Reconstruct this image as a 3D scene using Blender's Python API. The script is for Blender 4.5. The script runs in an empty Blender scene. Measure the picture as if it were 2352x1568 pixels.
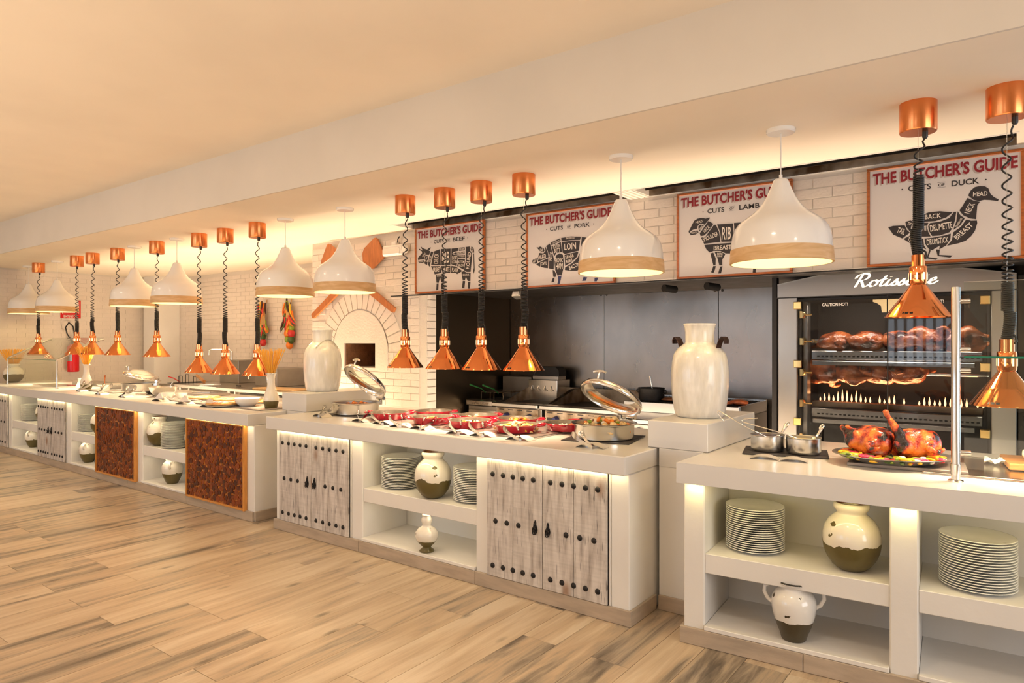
import bpy, bmesh, math, random
from mathutils import Vector, Matrix
R = math.radians
SC = bpy.context.scene
COL = SC.collection

# ------------------------------------------------------------------ camera, world, big lights, exposure
cam = bpy.data.objects.new('camera', bpy.data.cameras.new('camera'))
cam.data.sensor_width = 36.0
cam.data.lens = 1560 / 2352 * 36.0
cam.data.clip_start = 0.05
cam.location = (0, 0, 1.5)
cam.rotation_euler = (R(90), 0, math.asin(0.6))
COL.objects.link(cam)
SC.camera = cam
SC.view_settings.view_transform = 'Standard'
SC.view_settings.look = 'None'
SC.view_settings.gamma = 1
SC.view_settings.use_curve_mapping = False
SC.view_settings.exposure = 0.0
W = bpy.data.worlds.new('world'); SC.world = W
W.use_nodes = True
_bg = W.node_tree.nodes['Background']
_bg.inputs[0].default_value = (0.62, 0.80, 1.0, 1)
_bg.inputs[1].default_value = 2.6

def light(name, kind, loc, energy, color, rot=(0, 0, 0), **kw):
    d = bpy.data.lights.new(name, kind)
    d.energy = energy; d.color = color
    for k, v in kw.items(): setattr(d, k, v)
    o = bpy.data.objects.new(name, d)
    o.location = loc; o.rotation_euler = rot
    COL.objects.link(o)
    return o

WARM = (1.0, 0.72, 0.44)
# daylight entering by the windows behind the photographer
for x, w, z, h, e in ((-9.2, 2.6, 1.55, 2.0, 14), (-5.4, 2.6, 1.55, 2.0, 24), (-1.6, 1.1, 1.50, .9, 8)):
    light('window_daylight', 'AREA', (x, -4.95, z), e, (0.84, 0.92, 1.0), (R(90), 0, 0), shape='RECTANGLE', size=w, size_y=h)
light('window_daylight', 'AREA', (3.95, 1.6, 1.5), 85, (0.90, 0.94, 1.0), (0, R(90), 0), shape='RECTANGLE', size=1.8, size_y=3.0)  # added side fill for the right-facing ends; that wall has no window
# ceiling down lights of the dining room, a row in front of the counters
for x, e in ((-10.6, 5), (-8.2, 5), (-5.8, 6), (-3.4, 8), (-1.0, 10), (1.4, 10)):
    light('ceiling_downlight', 'AREA', (x, 1.45, 2.97), e, (1.0, 0.82, 0.62), (0, 0, 0), shape='DISK', size=0.30)
# added warm fill low behind the camera, brightening the dining room ceiling
light('cove_light', 'AREA', (-4.6, -1.6, 0.35), 265, (1.0, 0.77, 0.54), (R(180), 0, 0), shape='RECTANGLE', size=12.0, size_y=2.4)

# added warm fill, unseen behind the counters, lifting the low ceiling and brick
light('aisle_light', 'AREA', (-7.9, 4.50, 0.30), 130, (1.0, 0.74, 0.48), (R(180), 0, 0), shape='RECTANGLE', size=5.0, size_y=0.25)
light('aisle_light', 'AREA', (-2.2, 4.50, 0.30), 92, (1.0, 0.79, 0.58), (R(180), 0, 0), shape='RECTANGLE', size=4.2, size_y=0.25)

# ------------------------------------------------------------------ materials
MATS = {}
def _mat(name):
    m = bpy.data.materials.new(name); m.use_nodes = True
    nt = m.node_tree; b = nt.nodes['Principled BSDF']
    MATS[name] = m
    return m, nt, b
def N(nt, t, **kw):
    n = nt.nodes.new(t)
    for k, v in kw.items():
        if k.startswith('i_'):
            n.inputs[int(k[2:])].default_value = v
        else: setattr(n, k, v)
    return n
def L(nt, a, ao, b, bi): nt.links.new(a.outputs[ao], b.inputs[bi])
def rgba(c): return (c[0], c[1], c[2], 1)
def pm(name, col, rough=0.5, metal=0.0, var=0.0, vscale=8.0, bump=0.0, bscale=60.0, coat=0.0, emit=None, estr=0.0, stretch=(1, 1, 1), col2=None, sss=0.0, spec=0.5, rvar=0.0):
    m, nt, b = _mat(name)
    b.inputs['Base Color'].default_value = rgba(col)
    b.inputs['Roughness'].default_value = rough
    b.inputs['Metallic'].default_value = metal
    b.inputs['Specular IOR Level'].default_value = spec
    b.inputs['Coat Weight'].default_value = coat
    b.inputs['Coat Roughness'].default_value = 0.05
    if sss:
        b.inputs['Subsurface Weight'].default_value = sss
        b.inputs['Subsurface Radius'].default_value = (0.01, 0.006, 0.004)
    if emit is not None:
        b.inputs['Emission Color'].default_value = rgba(emit); b.inputs['Emission Strength'].default_value = estr
    if var or bump or col2 or rvar:
        tc = N(nt, 'ShaderNodeTexCoord'); mp = N(nt, 'ShaderNodeMapping'); mp.inputs['Scale'].default_value = stretch
        L(nt, tc, 'Object', mp, 'Vector')
        no = N(nt, 'ShaderNodeTexNoise'); no.inputs['Scale'].default_value = vscale; no.inputs['Detail'].default_value = 5
        L(nt, mp, 0, no, 'Vector')
        if var or col2:
            rp = N(nt, 'ShaderNodeValToRGB')
            c2 = col2 or tuple(max(0, c * (1 - var)) for c in col)
            rp.color_ramp.elements[0].position = 0.35; rp.color_ramp.elements[1].position = 0.65
            rp.color_ramp.elements[0].color = rgba(c2); rp.color_ramp.elements[1].color = rgba(col)
            L(nt, no, 0, rp, 0); L(nt, rp, 0, b, 'Base Color')
        if rvar:
            mr = N(nt, 'ShaderNodeMapRange'); mr.inputs[3].default_value = rough - rvar; mr.inputs[4].default_value = rough + rvar
            L(nt, no, 0, mr, 0); L(nt, mr, 0, b, 'Roughness')
        if bump:
            n2 = N(nt, 'ShaderNodeTexNoise'); n2.inputs['Scale'].default_value = bscale; n2.inputs['Detail'].default_value = 4
            L(nt, mp, 0, n2, 'Vector')
            bp = N(nt, 'ShaderNodeBump'); bp.inputs['Strength'].default_value = bump; bp.inputs['Distance'].default_value = 0.01
            L(nt, n2, 0, bp, 'Height'); L(nt, bp, 0, b, 'Normal')
    return m

pm('plaster', (0.80, 0.77, 0.72), 0.55, var=0.05, vscale=3, bump=0.12, bscale=25)
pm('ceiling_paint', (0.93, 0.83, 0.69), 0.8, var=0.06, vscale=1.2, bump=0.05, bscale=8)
pm('soffit_paint', (0.70, 0.64, 0.56), 0.8, var=0.06, vscale=1.5, bump=0.05, bscale=8)  # darker than the ceiling: the soffit's dimmer light is put into the colour
pm('white_brick', (0.72, 0.64, 0.56), 0.6, var=0.05, vscale=6, bump=0.3, bscale=40)
pm('mortar', (0.66, 0.60, 0.525), 0.85, bump=0.3, bscale=60)
pm('worktop', (0.70, 0.68, 0.65), 0.22, var=0.03, vscale=2, rvar=0.05)
pm('steel', (0.62, 0.61, 0.59), 0.22, 1.0, rvar=0.06, vscale=12)
pm('steel_bright', (0.80, 0.79, 0.76), 0.13, 1.0)
pm('steel_dull', (0.44, 0.42, 0.39), 0.38, 1.0, var=0.15, vscale=5, rvar=0.08)
pm('steel_mid', (0.36, 0.33, 0.30), 0.32, 1.0, rvar=0.06, vscale=5)
pm('rest_metal', (0.66, 0.62, 0.57), 0.48, 0.55)
pm('steel_dark', (0.10, 0.075, 0.05), 0.35, 1.0, rvar=0.06, vscale=6)
pm('steel_grease', (0.42, 0.35, 0.27), 0.42, 0.9, col2=(0.13, 0.075, 0.035), vscale=6, rvar=0.1)
pm('black_metal', (0.016, 0.014, 0.013), 0.45, 0.4, rvar=0.08)
pm('cast_iron', (0.022, 0.02, 0.02), 0.55, 0.5, bump=0.3, bscale=90)
pm('dark_void', (0.012, 0.010, 0.009), 0.6)
pm('rubber', (0.012, 0.011, 0.010), 0.42)
pm('copper', (0.90, 0.31, 0.11), 0.10, 1.0)
pm('copper_brushed', (0.80, 0.27, 0.09), 0.24, 1.0, rvar=0.06, vscale=14, stretch=(8, 8, .6))
pm('brass', (0.90, 0.60, 0.24), 0.2, 1.0)
pm('gold_steel', (0.78, 0.62, 0.36), 0.25, 1.0)
pm('lamp_white', (0.86, 0.83, 0.78), 0.18, coat=0.4)
pm('lamp_inside', (0.92, 0.84, 0.60), 0.6)
pm('white_plastic', (0.82, 0.78, 0.72), 0.4)
pm('clear_plastic', (0.80, 0.74, 0.66), 0.15)
pm('porcelain', (0.84, 0.83, 0.77), 0.12, coat=0.5)
pm('chalk_white', (0.82, 0.80, 0.765), 0.2, coat=0.4, col2=(0.70, 0.68, 0.64), vscale=7, stretch=(5, 5, 1), bump=0.15, bscale=14)
pm('poster_paper', (0.62, 0.585, 0.575), 0.55)
pm('print_black', (0.022, 0.018, 0.022), 0.6)
pm('print_navy', (0.03, 0.04, 0.13), 0.6)
pm('print_red', (0.24, 0.004, 0.012), 0.6)
pm('print_shadow', (0.46, 0.38, 0.35), 0.7)
pm('print_cream', (0.72, 0.66, 0.60), 0.6)
pm('frame_wood', (0.42, 0.11, 0.018), 0.35, var=0.35, vscale=10, stretch=(1, 8, 8))
pm('peel_wood', (0.52, 0.17, 0.045), 0.4, var=0.25, vscale=9, stretch=(6, 6, 1))
pm('board_wood', (0.55, 0.24, 0.07), 0.4, var=0.4, vscale=14, stretch=(1, 6, 6))
pm('honey_wood', (0.72, 0.30, 0.06), 0.32, var=0.25, vscale=9, stretch=(6, 6, 1))
pm('red_enamel', (0.42, 0.004, 0.020), 0.12, coat=0.8)
pm('pan_inside', (0.13, 0.105, 0.08), 0.35, var=0.3, vscale=20)
pm('extinguisher_red', (0.60, 0.006, 0.012), 0.25)
pm('slate', (0.035, 0.03, 0.03), 0.5, bump=0.2, bscale=60)
pm('grey_tray', (0.36, 0.32, 0.30), 0.28, 0.6)
pm('blue_knob', (0.012, 0.014, 0.07), 0.3)
pm('green_rubber', (0.012, 0.09, 0.02), 0.5)
pm('paper', (0.85, 0.82, 0.76), 0.8)
pm('spaghetti', (0.95, 0.50, 0.06), 0.45)
pm('cheese', (0.95, 0.70, 0.28), 0.35, col2=(0.86, 0.36, 0.07), vscale=38, bump=0.4, bscale=70)
pm('crust', (0.74, 0.42, 0.14), 0.6, col2=(0.45, 0.2, 0.06), vscale=24, bump=0.3)
pm('pepperoni', (0.66, 0.10, 0.03), 0.35)
pm('food_cream', (0.90, 0.72, 0.42), 0.35, col2=(0.72, 0.42, 0.14), vscale=34)
pm('food_white', (0.88, 0.82, 0.66), 0.4)
pm('food_orange', (0.85, 0.22, 0.02), 0.3)
pm('food_red', (0.62, 0.03, 0.03), 0.25)
pm('food_pink', (0.85, 0.06, 0.16), 0.3)
pm('food_green', (0.26, 0.36, 0.03), 0.35)
pm('food_dark_green', (0.06, 0.11, 0.02), 0.35)
pm('food_yellow', (0.95, 0.55, 0.03), 0.3)
pm('food_brown', (0.24, 0.08, 0.025), 0.35, var=0.5, vscale=40)
pm('food_sausage', (0.55, 0.14, 0.05), 0.3, var=0.4, vscale=30)
pm('sauce_dark', (0.10, 0.02, 0.01), 0.15)
pm('sauce_cream', (0.86, 0.74, 0.40), 0.2)
pm('dry_chili', (0.06, 0.018, 0.008), 0.4)
pm('straw', (0.62, 0.36, 0.13), 0.7)
pm('ember', (0.08, 0.02, 0.01), 0.8, emit=(1.0, 0.22, 0.04), estr=0.12, var=0.6, vscale=8)
pm('oven_brick', (0.20, 0.085, 0.035), 0.8, var=0.6, vscale=9, bump=0.5)
pm('flame', (1, 0.5, 0.1), 0.5, emit=(1.0, 0.48, 0.22), estr=7.0)
pm('bulb_glow', (1, 0.8, 0.5), 0.5, emit=(1.0, 0.75, 0.40), estr=14.0)
pm('slot_glow', (1, 0.8, 0.5), 0.5, emit=(1.0, 0.66, 0.34), estr=2.2)
pm('sign_glow', (1, 0.9, 0.7), 0.5, emit=(1.0, 0.86, 0.62), estr=2.0)
pm('led_green', (0, 0.1, 0), 0.5, emit=(0.1, 1.0, 0.1), estr=0.6)

def roast_material(name, c1, c2, c3, sc=14.0):
    m, nt, b = _mat(name)
    b.inputs['Roughness'].default_value = 0.22; b.inputs['Coat Weight'].default_value = 0.5
    tc = N(nt, 'ShaderNodeTexCoord'); no = N(nt, 'ShaderNodeTexNoise'); no.inputs['Scale'].default_value = sc; no.inputs['Detail'].default_value = 6
    L(nt, tc, 'Object', no, 'Vector')
    rp = N(nt, 'ShaderNodeValToRGB'); e = rp.color_ramp.elements
    e[0].position = 0.41; e[0].color = rgba(c3); e[1].position = 0.62; e[1].color = rgba(c1)
    k = e.new(0.48); k.color = rgba(c2)
    L(nt, no, 0, rp, 0); L(nt, rp, 0, b, 'Base Color')
    n2 = N(nt, 'ShaderNodeTexNoise'); n2.inputs['Scale'].default_value = 55; n2.inputs['Detail'].default_value = 3; L(nt, tc, 'Object', n2, 'Vector')
    bp = N(nt, 'ShaderNodeBump'); bp.inputs['Strength'].default_value = 1.0; bp.inputs['Distance'].default_value = 0.010
    L(nt, n2, 0, bp, 'Height'); L(nt, bp, 0, b, 'Normal')
roast_material('roast_chicken', (0.74, 0.20, 0.03), (0.36, 0.028, 0.010), (0.012, 0.004, 0.003), 21)
roast_material('spit_chicken', (0.50, 0.15, 0.045), (0.26, 0.055, 0.02), (0.05, 0.015, 0.008), 10)

def two_tone(name, h, amp, top=(0.78, 0.72, 0.62), low=(0.105, 0.078, 0.014), fs=7.0):
    """cream glaze over an unglazed olive foot, ragged edge and chips"""
    m, nt, b = _mat(name)
    b.inputs['Roughness'].default_value = 0.16; b.inputs['Coat Weight'].default_value = 0.4
    tc = N(nt, 'ShaderNodeTexCoord'); sx = N(nt, 'ShaderNodeSeparateXYZ'); L(nt, tc, 'Object', sx, 0)
    no = N(nt, 'ShaderNodeTexNoise'); no.inputs['Scale'].default_value = fs; no.inputs['Detail'].default_value = 6; no.inputs['Roughness'].default_value = 0.55
    mp = N(nt, 'ShaderNodeMapping'); mp.inputs['Scale'].default_value = (1, 1, 0.0); L(nt, tc, 'Object', mp, 0); L(nt, mp, 0, no, 'Vector')
    ma = N(nt, 'ShaderNodeMath', operation='MULTIPLY_ADD'); ma.inputs[1].default_value = amp; ma.inputs[2].default_value = h - amp * 0.5
    L(nt, no, 0, ma, 0)
    lt = N(nt, 'ShaderNodeMath', operation='LESS_THAN'); L(nt, sx, 2, lt, 0); L(nt, ma, 0, lt, 1)
    n2 = N(nt, 'ShaderNodeTexNoise'); n2.inputs['Scale'].default_value = 15; n2.inputs['Detail'].default_value = 4; L(nt, tc, 'Object', n2, 'Vector')
    gt = N(nt, 'ShaderNodeMath', operation='GREATER_THAN'); gt.inputs[1].default_value = 0.665; L(nt, n2, 0, gt, 0)
    mx = N(nt, 'ShaderNodeMath', operation='MAXIMUM'); L(nt, lt, 0, mx, 0); L(nt, gt, 0, mx, 1)
    c = N(nt, 'ShaderNodeMix', data_type='RGBA'); c.inputs[6].default_value = rgba(top); c.inputs[7].default_value = rgba(low)
    L(nt, mx, 0, c, 0); L(nt, c, 2, b, 'Base Color')
    mr = N(nt, 'ShaderNodeMapRange'); mr.inputs[3].default_value = 0.14; mr.inputs[4].default_value = 0.5; L(nt, mx, 0, mr, 0); L(nt, mr, 0, b, 'Roughness')
two_tone('glaze_round', 0.125, 0.13)
two_tone('glaze_jar', 0.105, 0.03)
two_tone('glaze_amphora', 0.095, 0.05, top=(0.80, 0.77, 0.72), low=(0.05, 0.035, 0.012))
two_tone('glaze_gourd', 0.075, 0.03)
two_tone('glaze_bottle', 0.07, 0.014)
two_tone('glaze_pasta', 0.12, 0.06)

def floor_wood():
    m, nt, b = _mat('floor_plank')
    tc = N(nt, 'ShaderNodeTexCoord'); oi = N(nt, 'ShaderNodeObjectInfo')
    cmb = N(nt, 'ShaderNodeCombineXYZ')
    m1 = N(nt, 'ShaderNodeMath', operation='MULTIPLY'); m1.inputs[1].default_value = 57.0; L(nt, oi, 'Random', m1, 0)
    L(nt, m1, 0, cmb, 0); L(nt, m1, 0, cmb, 1)
    va = N(nt, 'ShaderNodeVectorMath', operation='ADD'); L(nt, tc, 'Object', va, 0); L(nt, cmb, 0, va, 1)
    mp = N(nt, 'ShaderNodeMapping'); mp.inputs['Scale'].default_value = (9, 0.9, 1); L(nt, va, 0, mp, 0)
    n1 = N(nt, 'ShaderNodeTexNoise'); n1.inputs['Scale'].default_value = 1.3; n1.inputs['Detail'].default_value = 6; n1.inputs['Roughness'].default_value = 0.6; n1.inputs['Distortion'].default_value = 0.5
    L(nt, mp, 0, n1, 'Vector')
    rp = N(nt, 'ShaderNodeValToRGB'); e = rp.color_ramp.elements
    e[0].position = 0.25; e[0].color = (0.12, 0.095, 0.07, 1); e[1].position = 0.70; e[1].color = (0.68, 0.56, 0.42, 1)
    for p, c in ((0.34, (0.25, 0.20, 0.15, 1)), (0.41, (0.40, 0.32, 0.235, 1)), (0.48, (0.52, 0.39, 0.265, 1)), (0.58, (0.60, 0.47, 0.33, 1))):
        k = e.new(p); k.color = c
    # each plank a little lighter or darker
    m2 = N(nt, 'ShaderNodeMath', operation='MULTIPLY_ADD'); m2.inputs[1].default_value = 0.22; m2.inputs[2].default_value = -0.10
    L(nt, oi, 'Random', m2, 0)
    ad = N(nt, 'ShaderNodeMath', operation='ADD'); L(nt, n1, 0, ad, 0); L(nt, m2, 0, ad, 1); L(nt, ad, 0, rp, 0)
    # fine grain
    mp2 = N(nt, 'ShaderNodeMapping'); mp2.inputs['Scale'].default_value = (90, 3, 1); L(nt, va, 0, mp2, 0)
    n2 = N(nt, 'ShaderNodeTexNoise'); n2.inputs['Scale'].default_value = 1.5; n2.inputs['Detail'].default_value = 3; L(nt, mp2, 0, n2, 'Vector')
    # knots
    mp3 = N(nt, 'ShaderNodeMapping'); mp3.inputs['Scale'].default_value = (6.5, 2.4, 1); L(nt, va, 0, mp3, 0)
    vo = N(nt, 'ShaderNodeTexVoronoi'); vo.inputs['Scale'].default_value = 0.8; L(nt, mp3, 0, vo, 'Vector')
    kr = N(nt, 'ShaderNodeMapRange'); kr.inputs[1].default_value = 0.04; kr.inputs[2].default_value = 0.13; kr.inputs[3].default_value = 0.45; kr.inputs[4].default_value = 1.0
    L(nt, vo, 'Distance', kr, 0)
    g = N(nt, 'ShaderNodeMapRange'); g.inputs[3].default_value = 0.82; g.inputs[4].default_value = 1.04; L(nt, n2, 0, g, 0)
    mm = N(nt, 'ShaderNodeMath', operation='MULTIPLY'); L(nt, g, 0, mm, 0); L(nt, kr, 0, mm, 1)
    vm = N(nt, 'ShaderNodeVectorMath', operation='SCALE'); L(nt, rp, 0, vm, 0); L(nt, mm, 0, vm, 'Scale')
    L(nt, vm, 0, b, 'Base Color')
    b.inputs['Roughness'].default_value = 0.34
    bp = N(nt, 'ShaderNodeBump'); bp.inputs['Strength'].default_value = 0.12; bp.inputs['Distance'].default_value = 0.003; L(nt, n2, 0, bp, 'Height'); L(nt, bp, 0, b, 'Normal')
floor_wood()
pm('grout', (0.20, 0.14, 0.09), 0.8)
pm('skirting_tile', (0.50, 0.40, 0.30), 0.4, var=0.22, vscale=5, stretch=(1, 1, 5), bump=0.1)

def door_wood():
    m, nt, b = _mat('weathered_plank')
    tc = N(nt, 'ShaderNodeTexCoord'); oi = N(nt, 'ShaderNodeObjectInfo')
    m1 = N(nt, 'ShaderNodeMath', operation='MULTIPLY'); m1.inputs[1].default_value = 31.0; L(nt, oi, 'Random', m1, 0)
    cmb = N(nt, 'ShaderNodeCombineXYZ'); L(nt, m1, 0, cmb, 0); L(nt, m1, 0, cmb, 2)
    va = N(nt, 'ShaderNodeVectorMath', operation='ADD'); L(nt, tc, 'Object', va, 0); L(nt, cmb, 0, va, 1)
    mp = N(nt, 'ShaderNodeMapping'); mp.inputs['Scale'].default_value = (16, 1, 2.2); L(nt, va, 0, mp, 0)
    n1 = N(nt, 'ShaderNodeTexNoise'); n1.inputs['Scale'].default_value = 1.6; n1.inputs['Detail'].default_value = 6; L(nt, mp, 0, n1, 'Vector')
    rp = N(nt, 'ShaderNodeValToRGB'); e = rp.color_ramp.elements
    e[0].position = 0.3; e[0].color = (0.27, 0.23, 0.20, 1); e[1].position = 0.60; e[1].color = (0.66, 0.61, 0.56, 1)
    k = e.new(0.42); k.color = (0.50, 0.45, 0.405, 1)
    L(nt, n1, 0, rp, 0)
    # cross saw marks
    mp2 = N(nt, 'ShaderNodeMapping'); mp2.inputs['Scale'].default_value = (3, 1, 60); L(nt, va, 0, mp2, 0)
    n2 = N(nt, 'ShaderNodeTexNoise'); n2.inputs['Scale'].default_value = 1.2; L(nt, mp2, 0, n2, 'Vector')
    g = N(nt, 'ShaderNodeMapRange'); g.inputs[1].default_value = 0.35; g.inputs[2].default_value = 0.6; g.inputs[3].default_value = 0.92; g.inputs[4].default_value = 1.02; L(nt, n2, 0, g, 0)
    # thin vertical cracks
    mp4 = N(nt, 'ShaderNodeMapping'); mp4.inputs['Scale'].default_value = (110, 1, 8); L(nt, va, 0, mp4, 0)
    n4 = N(nt, 'ShaderNodeTexNoise'); n4.inputs['Scale'].default_value = 1.0; n4.inputs['Detail'].default_value = 1; L(nt, mp4, 0, n4, 'Vector')
    g4 = N(nt, 'ShaderNodeMapRange'); g4.inputs[1].default_value = 0.655; g4.inputs[2].default_value = 0.69; g4.inputs[3].default_value = 1.0; g4.inputs[4].default_value = 0.5; L(nt, n4, 0, g4, 0)
    mm = N(nt, 'ShaderNodeMath', operation='MULTIPLY'); L(nt, g, 0, mm, 0); L(nt, g4, 0, mm, 1)
    vm = N(nt, 'ShaderNodeVectorMath', operation='SCALE'); L(nt, rp, 0, vm, 0); L(nt, mm, 0, vm, 'Scale')
    # knots, brown
    mp3 = N(nt, 'ShaderNodeMapping'); mp3.inputs['Scale'].default_value = (5.0, 1, 2.6); L(nt, va, 0, mp3, 0)
    vo = N(nt, 'ShaderNodeTexVoronoi'); vo.inputs['Scale'].default_value = 1.0; L(nt, mp3, 0, vo, 'Vector')
    kr = N(nt, 'ShaderNodeMapRange'); kr.inputs[1].default_value = 0.08; kr.inputs[2].default_value = 0.20; kr.inputs[3].default_value = .85; kr.inputs[4].default_value = 0; L(nt, vo, 'Distance', kr, 0)
    mx = N(nt, 'ShaderNodeMix', data_type='RGBA'); L(nt, kr, 0, mx, 0); L(nt, vm, 0, mx, 6); mx.inputs[7].default_value = (0.26, 0.12, 0.045, 1)
    L(nt, mx, 2, b, 'Base Color'); b.inputs['Roughness'].default_value = 0.6
    bp = N(nt, 'ShaderNodeBump'); bp.inputs['Strength'].default_value = 0.3; bp.inputs['Distance'].default_value = 0.004; L(nt, n1, 0, bp, 'Height'); L(nt, bp, 0, b, 'Normal')
door_wood()

def bamboo():
    m, nt, b = _mat('bamboo_end')
    oi = N(nt, 'ShaderNodeObjectInfo'); tc = N(nt, 'ShaderNodeTexCoord')
    gx = N(nt, 'ShaderNodeNewGeometry')
    wn = N(nt, 'ShaderNodeTexNoise'); wn.inputs['Scale'].default_value = 55; L(nt, gx, 'Position', wn, 'Vector')
    ad = N(nt, 'ShaderNodeMath', operation='MULTIPLY_ADD'); ad.inputs[1].default_value = 0.6; L(nt, oi, 'Random', ad, 0); L(nt, wn, 0, ad, 2)
    rp = N(nt, 'ShaderNodeValToRGB'); e = rp.color_ramp.elements
    e[0].position = 0.35; e[0].color = (0.030, 0.004, 0.001, 1); e[1].position = 1.0; e[1].color = (0.24, 0.045, 0.004, 1)
    k = e.new(0.7); k.color = (0.10, 0.014, 0.002, 1)
    L(nt, ad, 0, rp, 0); L(nt, rp, 0, b, 'Base Color'); b.inputs['Roughness'].default_value = 0.38; b.inputs['Coat Weight'].default_value = 0.0
bamboo()
pm('bamboo_resin', (0.50, 0.15, 0.01), 0.2, col2=(0.18, 0.035, 0.003), vscale=22, coat=0.6)

def pendant_wood():
    m, nt, b = _mat('pale_wood')
    tc = N(nt, 'ShaderNodeTexCoord'); mp = N(nt, 'ShaderNodeMapping'); mp.inputs['Scale'].default_value = (3, 3, 16); L(nt, tc, 'Object', mp, 0)
    n1 = N(nt, 'ShaderNodeTexNoise'); n1.inputs['Scale'].default_value = 1.6; n1.inputs['Detail'].default_value = 4; n1.inputs['Distortion'].default_value = 1.2; L(nt, mp, 0, n1, 'Vector')
    rp = N(nt, 'ShaderNodeValToRGB'); e = rp.color_ramp.elements
    e[0].position = 0.35; e[0].color = (0.60, 0.36, 0.15, 1); e[1].position = 0.65; e[1].color = (0.74, 0.50, 0.26, 1)
    L(nt, n1, 0, rp, 0); L(nt, rp, 0, b, 'Base Color'); b.inputs['Roughness'].default_value = 0.45
pendant_wood()

def glass(name, tint, refl=0.0):
    m = bpy.data.materials.new(name); m.use_nodes = True; nt = m.node_tree; nt.nodes.clear()
    out = N(nt, 'ShaderNodeOutputMaterial'); mx = N(nt, 'ShaderNodeMixShader'); tr = N(nt, 'ShaderNodeBsdfTransparent'); gl = N(nt, 'ShaderNodeBsdfGlossy')
    tr.inputs[0].default_value = rgba(tint); gl.inputs['Roughness'].default_value = 0.02
    fr = N(nt, 'ShaderNodeFresnel'); fr.inputs[0].default_value = 1.5
    ad = N(nt, 'ShaderNodeMath', operation='ADD'); ad.inputs[1].default_value = refl; L(nt, fr, 0, ad, 0)
    ge = N(nt, 'ShaderNodeNewGeometry'); inv = N(nt, 'ShaderNodeMath', operation='SUBTRACT'); inv.inputs[0].default_value = 1.0; L(nt, ge, 'Backfacing', inv, 1)
    mu = N(nt, 'ShaderNodeMath', operation='MULTIPLY'); L(nt, ad, 0, mu, 0); L(nt, inv, 0, mu, 1); ad = mu
    L(nt, ad, 0, mx, 0); L(nt, tr, 0, mx, 1); L(nt, gl, 0, mx, 2); L(nt, mx, 0, out, 0)
    MATS[name] = m
glass('clear_glass', (0.93, 0.97, 0.94))
glass('door_glass', (0.66, 0.66, 0.66), -0.012)
glass('lid_glass', (0.80, 0.80, 0.76), 0.02)
pm('glass_edge', (0.02, 0.20, 0.12), 0.1)

def brushed():
    m, nt, b = _mat('wall_steel')
    b.inputs['Metallic'].default_value = 1.0; b.inputs['Base Color'].default_value = (0.50, 0.47, 0.44, 1)
    tc = N(nt, 'ShaderNodeTexCoord'); mp = N(nt, 'ShaderNodeMapping'); mp.inputs['Scale'].default_value = (1.2, 1, 0.7); L(nt, tc, 'Object', mp, 0)
    n1 = N(nt, 'ShaderNodeTexNoise'); n1.inputs['Scale'].default_value = 2.0; n1.inputs['Detail'].default_value = 5; L(nt, mp, 0, n1, 'Vector')
    mr = N(nt, 'ShaderNodeMapRange'); mr.inputs[3].default_value = 0.20; mr.inputs[4].default_value = 0.36; L(nt, n1, 0, mr, 0); L(nt, mr, 0, b, 'Roughness')
    rp = N(nt, 'ShaderNodeValToRGB'); rp.color_ramp.elements[0].color = (0.13, 0.105, 0.085, 1); rp.color_ramp.elements[1].color = (0.38, 0.34, 0.31, 1)
    L(nt, n1, 0, rp, 0); L(nt, rp, 0, b, 'Base Color')
brushed()

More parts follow.
